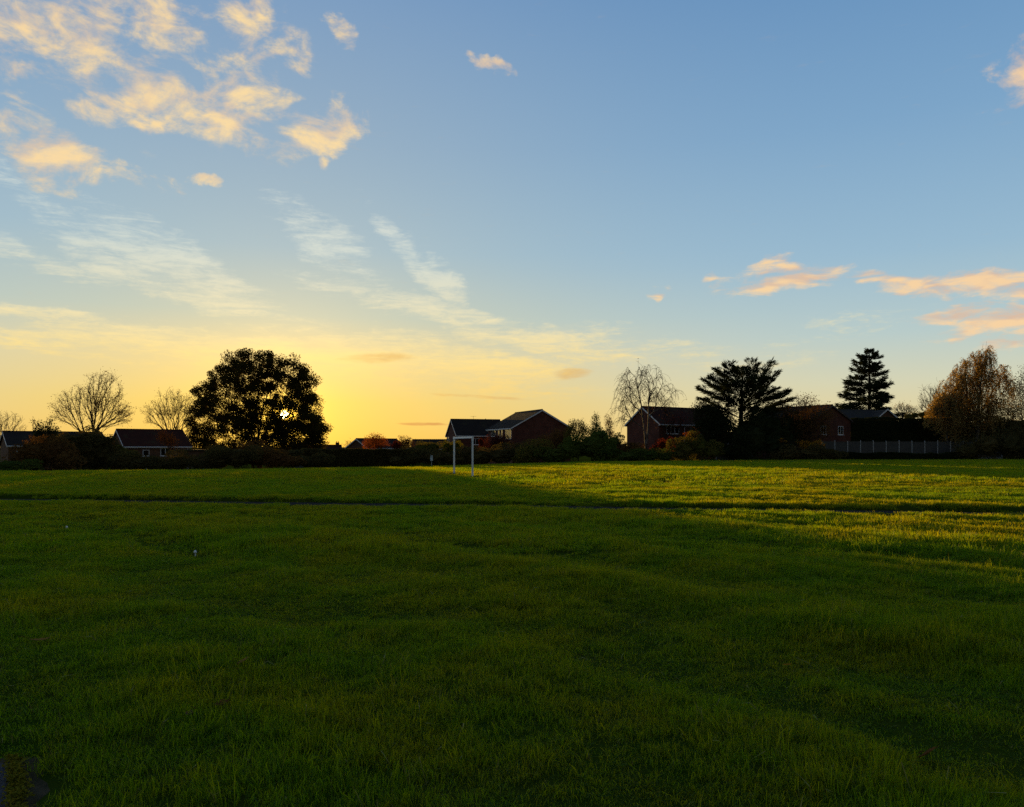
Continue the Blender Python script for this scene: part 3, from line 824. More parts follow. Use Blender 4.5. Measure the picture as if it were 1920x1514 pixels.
def blob(rng, c, r, nu=18, nv=12, amp=0.5, seed=0):
    """lumpy ellipsoid, a solid core put inside a shrub to block light"""
    th = np.linspace(0, np.pi, nv); ph = np.arange(nu) * 2 * np.pi / nu
    a, b = np.meshgrid(th, ph, indexing='ij')
    d = np.stack([np.sin(a) * np.cos(b), np.sin(a) * np.sin(b), np.cos(a)], -1)
    k = 1 + amp * (rng.random(a.shape) - 0.5); k[0] = k[0].mean(); k[-1] = k[-1].mean()
    v = (c + d * k[..., None] * r).reshape(-1, 3)
    idx = np.arange(nv * nu).reshape(nv, nu)
    f = np.stack([idx[:-1], np.roll(idx, -1, 1)[:-1], np.roll(idx, -1, 1)[1:], idx[1:]], -1).reshape(-1, 4)
    return v, f[:, ::-1]
def split_lobes(rng, L, k=7, q=0.52):
    out = []
    for l in L:
        out.append((l[0], l[1], l[2] * .72, l[3] * .72, l[4]))
        for i in range(k):
            a = rng.random() * 2 * math.pi; r = 0.62 + 0.25 * rng.random(); s = q * (0.6 + 0.7 * rng.random())
            out.append((l[0] + l[2] * r * math.cos(a), l[1] + l[3] * r * math.sin(a), l[2] * s, l[3] * s, l[4] + rng.normal() * l[2] * .012))
    return out
def shrub(name, label, D, lobes, n, leaf, lsize=0.17, seed=1, group=None, core=0.58, cat='shrub', stems=5, shell=0.75, depth=0.8, rough=1.2, bark='bark_dark'):
    """shrub or hedge: leaf cards over lobes, added light-blocking cores and stems from the ground"""
    rng = np.random.default_rng(seed)
    L = [tuple(l) + (0,) * (5 - len(l)) for l in lobes]
    cx = np.mean([l[0] for l in L])
    base = at(cx, D)
    Vs, Fs = [], []; b = 0
    P = lobe_points(rng, split_lobes(rng, L), D, int(n * 1.25), shell, depth)
    # ragged outline: push the leaves in and out in clumps
    cl = np.mean(P, 0)
    kk = 1 + (rough - 1) * 2 * (vnoise(P[:, 0] * 1.1 + P[:, 1] * 0.7, P[:, 2] * 1.3, seed) + 0.4 * vnoise(P[:, 0] * 3, P[:, 2] * 3 + P[:, 1], seed + 1))
    P = cl + (P - cl) * np.stack([1 + (kk - 1) * .4, kk, kk], -1)
    P[:, 2] = np.maximum(P[:, 2], gz(P[:, 0], P[:, 1]) + 0.03)
    v, f = leaf_cards(rng, P, lsize); Vs.append(v); Fs.append(f); b += len(v)
    if core:  # leaf-coloured cores added inside the lobes to block light
        for l in L:
            Dl = D + l[4]; sc = Dl / F
            c = at(l[0], Dl, l[1]); r = np.array([l[2] * sc, max(l[2], l[3] * .8) * sc * depth, l[3] * sc]) * core
            v, f = blob(rng, c, r); v[:, 2] = np.maximum(v[:, 2], gz(v[:, 0], v[:, 1]) - 0.1)
            Vs.append(v); Fs.append(f + b); b += len(v)
    root = thing(name, label, cat, tuple(base), group=group)
    mesh_obj('foliage', np.concatenate(Vs) - base, [np.concatenate(Fs)], M[leaf], root)
    mb = MB()
    for i in range(stems):
        l = L[i % len(L)]; Dl = D + l[4]
        c = at(l[0], Dl, l[1]); g0 = at(l[0] + rng.normal() * l[2] * .25, Dl + rng.normal() * .2)
        mid = (c + g0) / 2 + rng.normal(size=3) * 0.12
        mb.tube([g0 - base + V(0, 0, -.1), mid - base, c - base + rng.normal(size=3) * .2], [0.05, 0.035, 0.02], 5)
    mb.build('stems', M[bark], root)
    return root
def hedge(name, label, D, x0, x1, top, bot, n, leaf, lsize=0.16, seed=1, group=None, thick=1.6, wave=0.14, skew=0.0):
    """clipped hedge with a fairly level top between two photo columns; skew turns it in depth"""
    rng = np.random.default_rng(seed)
    def pos(q, side, h):
        Dq = D + skew * (q - .5)
        p = at(x0 + (x1 - x0) * q, Dq)
        zt = EYE + (HY - (top[0] + (top[1] - top[0]) * q)) / F * Dq
        return p, zt, Dq
    m = 40
    q = rng.random(n)
    Dq = D + skew * (q - .5)
    X = (x0 + (x1 - x0) * q - HX) / F * Dq
    g_ = gz(X, Dq); zt = EYE + (HY - (top[0] + (top[1] - top[0]) * q)) / F * Dq
    zt = zt + wave * (vnoise(X * 0.9, X * 0 + seed, 7) + 2 * vnoise(X * 0.3, X * 0 + seed, 3)) + 0.10 * vnoise(X * 2.7, X * 0 + seed, 9)
    face = rng.random(n)
    h = rng.random(n) ** 0.85; dep = (rng.random(n) - .5) * thick
    ff = face < 0.5; tp = face > 0.72
    dep = np.where(ff, -thick / 2 + 0.25 * rng.random(n) ** 2, dep); h = np.where(tp, 1 - 0.09 * rng.random(n) ** 2, h)
    bulge = 0.30 * vnoise(X * 0.7, h * 2.0 + seed, 17) + 0.12 * vnoise(X * 2.2, h * 5, 18)
    P = np.stack([X, Dq + dep + bulge, g_ + (zt - g_) * h], -1)
    v, f = leaf_cards(rng, P, lsize)
    Vs, Fs = [v], [f]; b = len(v)
    # inner core, added as an occluder behind the leaves
    qs = np.linspace(0.004, 0.996, m)
    prof = [(-.36, 0.02), (-.38, .55), (-.34, .86), (-.2, .93), (.2, .93), (.34, .86), (.38, .5), (.36, .02)]
    Dm = D + skew * (qs - .5); Xm = (x0 + (x1 - x0) * qs - HX) / F * Dm
    gm = gz(Xm, Dm); zm = EYE + (HY - (top[0] + (top[1] - top[0]) * qs)) / F * Dm
    ring = np.stack([np.stack([Xm, Dm + a * thick, gm + (zm - gm) * c], -1) for a, c in prof], 1)
    ring = ring + rng.normal(size=ring.shape) * 0.05
    kx = len(prof); idx = np.arange(m * kx).reshape(m, kx)
    f2 = np.stack([idx[:-1, :-1], idx[1:, :-1], idx[1:, 1:], idx[:-1, 1:]], -1).reshape(-1, 4)
    Vs.append(ring.reshape(-1, 3)); Fs.append(f2 + b); b += m * kx
    base = at((x0 + x1) / 2, D)
    root = thing(name, label, 'hedge', tuple(base), group=group)
    mesh_obj('foliage', np.concatenate(Vs) - base, [np.concatenate(Fs)], M[leaf], root)
    mb = MB()
    for qq in np.linspace(.03, .97, 14):
        p, z1, Dq1 = pos(qq, 0, 0)
        mb.tube([p - base + V(0, 0, -.1), p - base + V(rng.normal() * .1, rng.normal() * .1, (z1 - p[2]) * .7)], [0.05, 0.02], 5)
    mb.build('stems', M['bark_dark'], root)
    return root
def needle_limb(rng, A, B, sag, nspray, width, length, lift=0.25, start=0.3, swid=0.10, vert=0.07):
    """a conifer limb from A to B: side twigs fan out flat, sprays on all of them"""
    q = np.linspace(0, 1, 9)[:, None]
    mid = (A + B) / 2 + V(0, 0, sag)
    line = (1 - q) ** 2 * A + 2 * q * (1 - q) * mid + q * q * B
    d = unit(B - A); lat = unit(np.cross(d, V(0, 0, 1)))
    t = start + (1 - start) * rng.random(nspray) ** 0.8
    base = np.stack([np.interp(t, q[:, 0], line[:, i]) for i in range(3)], -1)
    w = width * np.sin(np.clip((1.08 - t) / (1.08 - start), 0, 1) * np.pi * 0.62) * (rng.random(nspray) * 2 - 1)
    P = base + lat * w[:, None] + d * (np.abs(w) * 0.55)[:, None] + V(0, 0, 1) * (rng.normal(size=nspray) * vert * length - 0.05 * np.abs(w))[:, None]
    Dr = d * 1.0 + lat * (np.sign(w) * 0.75)[:, None] + V(0, 0, 1) * (lift + 0.30 * rng.normal(size=nspray))[:, None] + rng.normal(size=(nspray, 3)) * 0.22
    v, f = spray_cards(rng, P, Dr, length, swid)
    return line, v, f

# ------------------------------------------------------------------ houses
def house(name, label, x, y, rz, L, W, z_eave, z_ridge, wall, roof, windows=(), over=0.32, white_trim=True, chimneys=(), vents=(), pipes=(), zg=None, cat='house'):
    """gabled house: ridge along local x, front eave on local -y.  windows: (side, u, z0 absolute, width, height, mullions, curtain)"""
    g0 = float(min(gz(x + a, y + b) for a in (-4, 4) for b in (-4, 4))) if zg is None else zg
    root = thing(name, label, cat, (x, y, g0), rz)
    e = z_eave - g0; r = z_ridge - g0
    hl, hw = L / 2, W / 2
    mb = MB()
    mb.add([(-hl, -hw, -.5), (hl, -hw, -.5), (hl, hw, -.5), (-hl, hw, -.5), (-hl, -hw, e), (hl, -hw, e), (hl, hw, e), (-hl, hw, e), (-hl, 0, r), (hl, 0, r)],
           [(0, 1, 5, 4), (2, 3, 7, 6), (1, 2, 6, 9, 5), (3, 0, 4, 8, 7), (4, 5, 9, 8), (6, 7, 8, 9)])
    mb.build('wall', M[wall], root)
    sl = (r - e) / hw
    th = 0.14; lift = 0.02
    ox = hl + over * 0.7; oy = hw + over
    ez = e - over * sl
    for s in (-1, 1):
        m = MB()
        pts = [(-ox, s * oy, ez + lift), (ox, s * oy, ez + lift), (ox, s * 0.02, r + lift - 0.02 * sl), (-ox, s * 0.02, r + lift - 0.02 * sl)]
        m.slab(pts if s < 0 else pts[::-1], th)
        slope = m.build('roof_slope', M[roof], root)
        if s < 0:
            t = MB()
            n = max(4, int(2 * ox / 0.45))
            for i in range(n):          # ridge tiles, one by one
                a = -ox + 2 * ox * i / n
                t.tube([(a + 0.01, 0, r + th * 1.05), (a + 2 * ox / n - 0.01, 0, r + th * 1.05 + 0.012)], 0.12, 8)
            t.build('ridge_tiles', M[roof], slope)
    trim = M['white'] if white_trim else M['dark_metal']
    for gx in (-1, 1):
        for s in (-1, 1):
            m = MB()
            x0 = gx * (ox + 0.002); x1 = gx * (ox + 0.032)
            a = [(0, r + 0.13), (s * (oy + .02), ez + 0.13 - 0.02 * sl), (s * (oy + .02), ez - 0.10 - 0.02 * sl), (0, r - 0.10)]
            m.add([(x0, p[0], p[1]) for p in a] + [(x1, p[0], p[1]) for p in a],
                  [(0, 1, 2, 3), (7, 6, 5, 4)] + [(i, (i + 1) % 4, 4 + (i + 1) % 4, 4 + i)[::-1] for i in range(4)])
            m.build('bargeboard', trim, root)
    for s in (-1, 1):
        m = MB(); yo = s * (oy + 0.01)
        m.box(-ox + .01, ox - .01, min(yo, yo + s * .03), max(yo, yo + s * .03), ez - 0.15, ez + 0.04)
        m.tube([(-ox + .02, yo + s * .09, ez - .01), (ox - .02, yo + s * .09, ez - .01)], 0.055, 8)
        m.build('gutter', trim, root)
        b = MB(); b.box(-ox + .03, ox - .03, *sorted((s * (hw + .003), s * (oy - .005))), ez - 0.13, ez - 0.10)
        b.build('soffit', trim, root)
    for (side, u, z0, w, h, mul, cur) in windows:
        z0 = z0 - g0
        wd = window(w, h, mul, cur)
        wd.parent = root
        if side == 'front':
            wd.location = (-hl + u + w / 2, -hw, z0)
        elif side == 'right':
            wd.location = (hl, -hw + u + w / 2, z0); wd.rotation_euler = (0, 0, math.pi / 2)
        elif side == 'left':
            wd.location = (-hl, hw - u - w / 2, z0); wd.rotation_euler = (0, 0, -math.pi / 2)
    for (cx, cy, w, d, top) in chimneys:
        m = MB(); m.box(cx - w / 2, cx + w / 2, cy - d / 2, cy + d / 2, r - 1.2, top - g0)
        m.box(cx - w / 2 - .05, cx + w / 2 + .05, cy - d / 2 - .05, cy + d / 2 + .05, top - g0 + .002, top - g0 + .1)
        c = m.build('chimney', M[wall], root)
        for k in (-1, 1):
            p = MB(); p.tube([(cx + k * w * .22, cy, top - g0 + .09), (cx + k * w * .22, cy, top - g0 + .45)], [.11, .09], 10); p.build('chimney_pot', M['brick_red'] if wall == 'x' else M['felt'], c)
    for (vx, vy) in vents:
        zz = r - abs(vy) * sl
        m = MB(); m.tube([(vx, vy, zz), (vx, vy, zz + 0.55)], 0.055, 8); m.tube([(vx, vy, zz + .55), (vx, vy, zz + .62)], 0.08, 8); m.build('roof_vent', M['dark_metal'], root)
    for (u, side) in pipes:
        s = -1 if side == 'front' else 1
        m = MB(); m.tube([(-hl + u, s * (oy + .02), ez - .1), (-hl + u, s * (hw + .09), ez - .45), (-hl + u, s * (hw + .09), -.2)], 0.04, 8); m.build('drainpipe', M['white'], root)
    return root
def window(w, h, mul=2, cur=False):
    m = MB(); t = 0.07
    y0, y1 = -0.05, -0.002
    m.box(-w / 2, w / 2, y0, y1, 0, t); m.box(-w / 2, w / 2, y0, y1, h - t, h)
    for i in range(mul + 1):
        c = -w / 2 + t / 2 + (w - t) * i / mul
        m.box(c - t / 2, c + t / 2, y0 - .002, y1 - .002, t + .001, h - t - .001)
    wd = m.build('window', M['white'])
    s = MB(); s.box(-w / 2 - .08, w / 2 + .08, -0.12, -0.004, -0.07, -0.003); s.build('sill', M['white'], wd)
    b = MB(); b.box(-w / 2 + .01, w / 2 - .01, -0.008, -0.003, t * .5, h - t * .5); b.build('room_shade_panel', M['room_shade'], wd)  # thin dark sheet on the solid wall, painted as interior shade
    for i in range(mul):
        a = -w / 2 + t + (w - t) * i / mul; c = -w / 2 + (w - t) * (i + 1) / mul
        p = MB(); p.box(a, c, -0.034, -0.030, t, h - t); p.build('pane', M['glass'], wd)
    if cur:
        k = MB(); nx = 26; vs = []
        for i in range(nx + 1):
            xx = -w / 2 + .05 + (w - .1) * i / nx
            yy = -0.016 + 0.005 * math.sin(i * 2.1)
            vs += [(xx, yy, 0.04), (xx, yy, h - .04)]
        k.add(vs, [(2 * i, 2 * i + 2, 2 * i + 3, 2 * i + 1) for i in range(nx)]); k.build('curtain', M['curtain'], wd)
    return wd
def aerial(px, D, py, base_py):
    pass
H1 = house('house', 'dark brick house half hidden behind shrubs at the far left of the field', -71.5, 116.6, R(41), 13, 8.5, 1.85, 3.75, 'brick_brown', 'tile_dark', [('front', 1.0, -0.2, 1.6, 1.2, 2, False), ('front', 6, -0.2, 1.6, 1.2, 2, False)])
H2 = house('house', 'brown roofed brick house with white windows between the bare trees left of the oak', -58.7, 121.2, R(41), 9.7, 8.4, 1.75, 4.2, 'brick_brown', 'tile_red',
           [('front', 5.2, 0.15, 1.45, 1.3, 2, False), ('front', 2.6, 0.15, 0.95, 0.95, 1, False), ('front', 1.2, -2.4, 2.0, 1.2, 2, False)], pipes=[(9.3, 'front')])
H3 = house('house', 'small far house with white edged gable behind the orange leaved tree', -30.7, 169.8, R(53), 12, 6.7, 1.40, 3.25, 'brick_brown', 'tile_dark', [('left', 2.3, 0.0, 1.4, 1.1, 2, False)])
H3b = house('house', 'low brown roof with a chimney just right of the oak', -48.2, 190, R(8), 9, 7, 0.2, 1.87, 'brick_brown', 'tile_red', white_trim=False, chimneys=[(3.7, 0, 0.9, 0.7, 2.55)])
H4 = house('house', 'far low dark roof between the small gable house and the pair of large houses', -18.0, 178, R(5), 11, 7, 1.2, 3.15, 'brick_brown', 'tile_dark')
H5 = house('house', 'dark roofed brick house, left of the adjoining pair behind the goal', -7.4, 151.6, R(18.6), 10, 8.4, 3.93, 6.96, 'brick_red', 'tile_dark',
           [('left', 1.0, 2.3, 1.2, 1.3, 2, True), ('left', 5.6, 2.3, 1.2, 1.3, 2, True), ('front', 3, 2.0, 1.6, 1.2, 2, False)], vents=[(2.2, 0.3)])
H6 = house('house', 'large brick house with white edged gable turned to the right behind the goal', 2.95, 136.1, R(-69.7), 13, 11, 4.9, 7.9, 'brick_red', 'tile_dark',
           [('front', 9.5, 2.95, 3.1, 1.7, 4, True), ('front', 7.3, 3.2, 0.9, 1.5, 1, True), ('front', 5.6, 3.2, 0.9, 1.5, 1, True), ('front', 1.9, 3.5, 2.4, 1.1, 3, True)], vents=[(-3.4, -2.2)])
H7 = house('house', 'brick house with reddish roof behind the bare birch', 27.6, 124.5, R(34.4), 16, 7.3, 5.3, 7.9, 'brick_red', 'tile_red',
           [('front', 1.6, 3.65, 2.8, 1.25, 3, False), ('front', 7.2, 3.65, 2.4, 1.25, 2, False), ('front', 12.0, 3.65, 2.0, 1.25, 2, False)], pipes=[(5.6, 'front')])
H8 = house('house', 'red brick house with dark verge behind the amber leaved tree', 45.0, 117.0, R(-59.9), 11.6, 9, 5.55, 7.7, 'brick_red', 'tile_dark',
           [('right', 6.0, 3.4, 1.2, 1.3, 2, False), ('right', 2.0, 3.4, 1.2, 1.3, 2, False)], white_trim=False)
H9 = house('house', 'grey roofed house with a small white edged gable in front of the spruce', 65.3, 144, R(4), 8.6, 8, 6.2, 8.55, 'brick_brown', 'tile_grey')
def wing():
    g0 = H9.location.z; mb = MB(); x0, x1 = 2.3, 6.1; y0, y1 = -5.2, -0.5; e = 6.9 - g0; r = 8.5 - g0; xm = (x0 + x1) / 2
    mb.add([(x0, y0, -.5), (x1, y0, -.5), (x1, y1, -.5), (x0, y1, -.5), (x0, y0, e), (x1, y0, e), (x1, y1, e), (x0, y1, e), (xm, y0, r), (xm, y1, r)],
           [(0, 1, 5, 8, 4), (1, 2, 6, 5), (3, 0, 4, 7), (2, 3, 7, 9, 6), (5, 6, 9, 8), (7, 4, 8, 9)])
    mb.build('wall', M['brick_brown'], H9)
    sl = (r - e) / (xm - x0)
    for s in (-1, 1):
        m = MB(); xe = xm + s * (xm - x0 + .3); ze = e - .3 * sl + .03
        p = [(xe, y0 - .3, ze), (xm + s * .01, y0 - .3, r + .03), (xm + s * .01, y1 + .2, r + .03), (xe, y1 + .2, ze)]
        m.slab(p if s > 0 else p[::-1], 0.12); o = m.build('roof_slope', M['tile_grey'], H9)
        m = MB(); a = [(xm, r + .17), (xe, ze + .14), (xe, ze - .12), (xm, r - .09)]
        ya, yb = y0 - .334, y0 - .303
        m.add([(p[0], ya, p[1]) for p in a] + [(p[0], yb, p[1]) for p in a], [(0, 1, 2, 3), (7, 6, 5, 4)] + [(i, (i + 1) % 4, 4 + (i + 1) % 4, 4 + i) for i in range(4)])
        m.build('bargeboard', M['white'], H9)
wing()
def aerial(root, x, y, z):
    m = MB(); m.tube([(x, y, z - .6), (x, y, z + .9)], 0.025, 6)
    m.tube([(x - .6, y, z + .8), (x + .6, y, z + .8)], 0.018, 5)
    for k in range(6):
        m.tube([(x - .5 + .2 * k, y - .22, z + .8), (x - .5 + .2 * k, y + .22, z + .8)], 0.012, 4)
    m.build('television_aerial', M['dark_metal'], root)
aerial(H5, -0.4, 0.25, 6.96 - H5.location.z)

def garage():
    p = at(366, 112); zt = EYE + (HY - 843) / F * 112 - p[2]
    r = thing('garage', 'flat roofed brick garage beneath the left side of the oak', 'garage', tuple(p), R(25))
    m = MB(); m.box(-2.6, 2.6, -2, 4, -.4, zt - .25); m.build('wall', M['brick_brown'], r)
    m = MB(); m.box(-2.75, 2.75, -2.15, 4.15, zt - .248, zt - .02); m.build('roof', M['felt'], r)
    m = MB(); m.box(-1.3, 1.3, -2.05, -2.004, 0.0, 2.05)
    for k in range(6):
        m.box(-1.28, 1.28, -2.075, -2.051, .08 + k * .33, .36 + k * .33)
    m.build('door', M['concrete'], r)
garage()
def shed(name, label, px, D, w, top, eave, wallm, roofm, rz):
    p = at(px, D); zt = EYE + (HY - top) / F * D - p[2]; ze = EYE + (HY - eave) / F * D - p[2]
    r = thing(name, label, 'shed', tuple(p), rz)
    n = max(6, int(w / 0.16)); hw = w / 2; d = 1.0
    m = MB(); m.add([(-hw, -d, -.2), (hw, -d, -.2), (hw, d, -.2), (-hw, d, -.2), (-hw, -d, ze), (hw, -d, ze), (hw, d, ze), (-hw, d, ze), (-hw, 0, zt), (hw, 0, zt)],
                    [(0, 1, 5, 4), (2, 3, 7, 6), (1, 2, 6, 9, 5), (3, 0, 4, 8, 7), (4, 5, 9, 8), (6, 7, 8, 9)]); m.build('wall', M[wallm], r)
    for k in range(n):
        b = MB(); a = -hw + w * k / n; b.box(a + .006, a + w / n - .006, -d - .022, -d - .002, -.05, ze - .03); b.build('board', M[wallm], r)
    sl = (zt - ze) / d
    for s in (-1, 1):
        m = MB(); q = [(-hw - .12, s * (d + .12), ze - .12 * sl + .02), (hw + .12, s * (d + .12), ze - .12 * sl + .02), (hw + .12, 0, zt + .02), (-hw - .12, 0, zt + .02)]
        m.slab(q if s < 0 else q[::-1], 0.05); m.build('roof_slope', M[roofm], r)
    m = MB(); m.box(-hw - .13, hw + .13, -d - .155, -d - .125, ze - .12 * sl - .05, ze - .12 * sl + .06); m.build('fascia', M['concrete'], r)
shed('garden_shed', 'wooden garden shed with brown felt roof under the cedar', 1374, 109, 2.5, 824, 830.5, 'shed', 'felt', R(-4))
shed('garden_shed', 'grey garden shed glimpsed under the right edge of the oak', 562, 118, 2.2, 851, 856, 'fence', 'felt', R(12))

# ------------------------------------------------------------------ concrete post fence on the right
def fence():
    base = at(1690, 108)
    r = thing('fence', 'weathered panel fence with pale concrete posts in front of the tall dark hedge', 'fence', tuple(base))
    pts = [at(1541 + 24.1 * i, 107.5 + 0.12 * i) for i in range(15)]
    top = [EYE + (HY - 827.5 - 0.06 * i) / F * (107.5 + 0.12 * i) for i in range(15)]
    m0 = None
    for i, (p, zt) in enumerate(zip(pts, top)):
        q = p - base; zb = min(p[2], base[2]) - base[2] - .3
        m = MB(); h = zt - base[2] + .06 + 0.04 * math.sin(i * 2.3)
        m.box(q[0] - .06, q[0] + .06, q[1] - .06, q[1] + .06, zb, h)
        m.add([(q[0] - .06, q[1] - .06, h), (q[0] + .06, q[1] - .06, h), (q[0] + .06, q[1] + .06, h), (q[0] - .06, q[1] + .06, h), (q[0], q[1], h + .05)], [(0, 1, 4), (1, 2, 4), (2, 3, 4), (3, 0, 4)])
        m.build('post', M['concrete'], r)
        if i == 14:
            break
        q2 = pts[i + 1] - base
        a = q[:2] + (q2 - q)[:2] * (.075 / 1.87); b = q2[:2] - (q2 - q)[:2] * (.075 / 1.87)
        hh = zt - base[2] - 0.02 - 0.05 * (i % 3 == 1)
        def slat(z0, z1, off, name, mt, par):
            mm = MB(); mm.slab([(a[0], a[1] + off, z0), (b[0], b[1] + off, z0), (b[0], b[1] + off, z1), (a[0], a[1] + off, z1)], 0.022)
            return mm.build(name, mt, par)
        slat(zb + .05, 0.30, 0.0, 'gravel_board', M['concrete'], r)
        pn = slat(hh - .05, hh, -.02, 'fence_panel', M['fence'], r)
        nb = 9; z = 0.31
        for k in range(nb):
            z1 = 0.31 + (hh - .06 - .31) * (k + 1) / nb
            slat(z + .006, z1 + .012, 0.004 * (k % 2) , 'slat', M['fence'], pn); z = z1
fence()
def panel_fence(px0, px1, D, top, label):
    base = at((px0 + px1) / 2, D)
    r = thing('fence', label, 'fence', tuple(base))
    n = 3
    for i in range(n + 1):
        p = at(px0 + (px1 - px0) * i / n, D) - base
        h = EYE + (HY - top) / F * D - base[2]
        m = MB(); m.box(p[0] - .05, p[0] + .05, p[1] - .05, p[1] + .05, -.4, h + .08); m.build('post', M['concrete'], r)
        if i < n:
            p2 = at(px0 + (px1 - px0) * (i + 1) / n, D) - base
            nb = 12; w = (p2[0] - p[0] - .12) / nb
            for k in range(nb):
                x0 = p[0] + .06 + k * w
                b = MB(); b.box(x0 + .004, x0 + w - .004, -.012 + .01 * (k % 2), .01 + .01 * (k % 2), -.3, h + .02 * math.sin(k * 3 + i)); b.build('board', M['fence'], r)
panel_fence(1343, 1410, 107, 832, 'short boarded fence beside the garden shed under the cedar')

# ------------------------------------------------------------------ goal, sign
def goal():
    c = (GOAL_L + GOAL_R) / 2
    r = thing('football_goal', 'small white football goal without a net on the lawn', 'goal', tuple(c))
    H = 2.09; h = 0.047
    tops = []
    for g_ in (GOAL_L, GOAL_R):
        b = g_ - c
        t = V(b[0], b[1], H + b[2]); tops.append(t)
        m = MB(); m.box(b[0] - h, b[0] + h, b[1] - h, b[1] + h, b[2] - .25, t[2] - h - .002); m.build('post', M['goal_white'], r)
        s = MB(); s.box(b[0] - .065, b[0] + .065, b[1] - .065, b[1] + .065, b[2] - .1, b[2] + .07); s.build('ground_socket', M['dark_metal'], r)
    d = unit(tops[1] - tops[0]); n = unit(np.cross(d, V(0, 0, 1))) * h
    m = MB(); a0 = tops[0] - d * h; a1 = tops[1] + d * h; u = V(0, 0, h)
    m.add([a0 - n - u, a1 - n - u, a1 + n - u, a0 + n - u, a0 - n + u, a1 - n + u, a1 + n + u, a0 + n + u], [(0, 3, 2, 1), (4, 5, 6, 7), (0, 1, 5, 4), (1, 2, 6, 5), (2, 3, 7, 6), (3, 0, 4, 7)])
    m.build('crossbar', M['goal_white'], r)
    for t in tops:
        m = MB(); m.box(t[0] - h - .006, t[0] + h + .006, t[1] - h - .006, t[1] + h + .006, t[2] - .19, t[2] - .055); m.build('corner_joint', M['goal_white'], r)
    for k in range(8):
        p = tops[0] + (tops[1] - tops[0]) * (k + .5) / 8
        m = MB(); m.tube([p + V(.055, 0, -.02), p + V(.10, 0, -.05), p + V(.085, 0, -.075)], 0.008, 5); m.build('net_hook', M['dark_metal'], r)
    for g_ in (GOAL_L, GOAL_R):
        rng = np.random.default_rng(int(abs(g_[0]) * 10))
        a = np.linspace(0, 2 * np.pi, 25)[:-1]
        vs = [(0, 0, .06)]
        for q, hh in ((.35, .055), (.7, .035), (1.0, -.03)):
            vs += [(q * .62 * math.cos(t) * (1 + .2 * rng.random()), q * .5 * math.sin(t) * (1 + .2 * rng.random()), hh + .02 * rng.random()) for t in a]
        fs = [(0, 1 + i, 1 + (i + 1) % 24) for i in range(24)]
        qs = [(1 + k * 24 + i, 25 + k * 24 + i, 25 + k * 24 + (i + 1) % 24, 1 + k * 24 + (i + 1) % 24) for k in range(2) for i in range(24)]
        o = mesh_obj('bare_earth', np.array(vs), [np.array(fs), np.array(qs)], M['soil'], smooth=True)
        o.location = tuple(g_); tag(o, kind='structure')
goal()
def sign():
    D = 88; p = at(809.3, D); k = D / F
    top = EYE + (HY - 854.5) * k - p[2]
    r = thing('sign_post', 'small pale notice on a thin post at the field edge left of the goal', 'sign', tuple(p))
    m = MB(); m.tube([(0, 0, -.3), (0, 0, top - .02)], 0.035, 10); m.build('post', M['concrete'], r)
    m = MB(); m.box(-.15, .15, -.075, -.045, top - .62, top - .12); m.build('plate', M['sign_grey'], r)
    m = MB(); m.box(-.12, .12, -.10, .06, top - .10, top); m.build('cap', M['sign_grey'], r)
    for z in (top - .52, top - .2):
        m = MB(); m.box(-.06, .06, -.044, .045, z - .02, z + .02); m.build('bracket', M['dark_metal'], r)
sign()

# ------------------------------------------------------------------ trees, left to right
def sun_gap(P):
    """the crown is thin where the sun stands behind it"""
    rng = np.random.default_rng(5)
    d = P - np.array([0, 0, EYE]); px = HX + F * d[:, 0] / d[:, 1]; py = HY - F * d[:, 2] / d[:, 1]
    q = ((px - 537) / 18) ** 2 + ((py - 778) / 13) ** 2
    return P[rng.random(len(P)) < np.clip(0.26 + 0.45 * q, 0, 1)]
OAK = [(464, 677, 27, 23), (491, 676, 22, 19, -2), (432, 687, 17, 22), (516, 687, 25, 22, 2), (547, 698, 28, 27), (418, 713, 29, 30), (460, 712, 38, 28, -3), (505, 718, 36, 26, 3),
       (568, 728, 27, 34), (384, 744, 27, 25), (408, 766, 38, 30, -3), (372, 785, 20, 32), (392, 815, 34, 26), (446, 752, 30, 26, 3), (441, 806, 32, 26, -4), (582, 765, 21, 30), (588, 800, 25, 26),
       (560, 818, 36, 26, -2), (520, 824, 28, 20, 2), (552, 735, 26, 16, 3), (480, 760, 18, 26), (598, 820, 15, 16), (512, 770, 22, 18, 3), (545, 775, 34, 26, -3), (470, 835, 40, 20, 3), (480, 798, 32, 18, 2), (520, 800, 26, 14, -2), (546, 800, 32, 15, 2), (505, 785, 18, 14, -1), (375, 838, 24, 16), (420, 842, 34, 14, -2), (578, 838, 26, 14), (602, 832, 11, 12), (540, 842, 30, 12), (597, 800, 13, 22, 2), (575, 790, 26, 20, -3), (500, 815, 40, 16, 4), (500, 748, 24, 16, -2), (530, 752, 20, 11, 1), (560, 760, 18, 14, 2), (465, 785, 26, 18, -2)]
tree('oak_tree', 'big dark spreading oak with the low sun shining through it', 486, 150, OAK, 832, 600, 0.55, 'oak', 0.30, 210, 0.66, clus=1.25, seed=11, seg=1.3, r0=0.03, pxf=484, rsplit=0.09, first=3, lobe_leaf=19000, bend=0.3, hole=sun_gap)
SP = 'leafless autumn trees'
tree('bare_tree', 'tall bare tree with sparse last leaves standing behind the far left house', 173, 128, [(190, 735, 42, 38), (150, 765, 45, 36), (205, 770, 42, 34), (120, 775, 25, 22), (225, 780, 25, 20), (175, 785, 60, 20)], 812, 520, 0.26,
     'brown', 0.17, 2, 0.22, seed=21, seg=0.7, r0=0.0125, pxf=174, rsplit=0.06, first=3, shell=0.25, up=0.1, bend=0.3, twig='bark_dark', twigs=1500, twl=1.0)
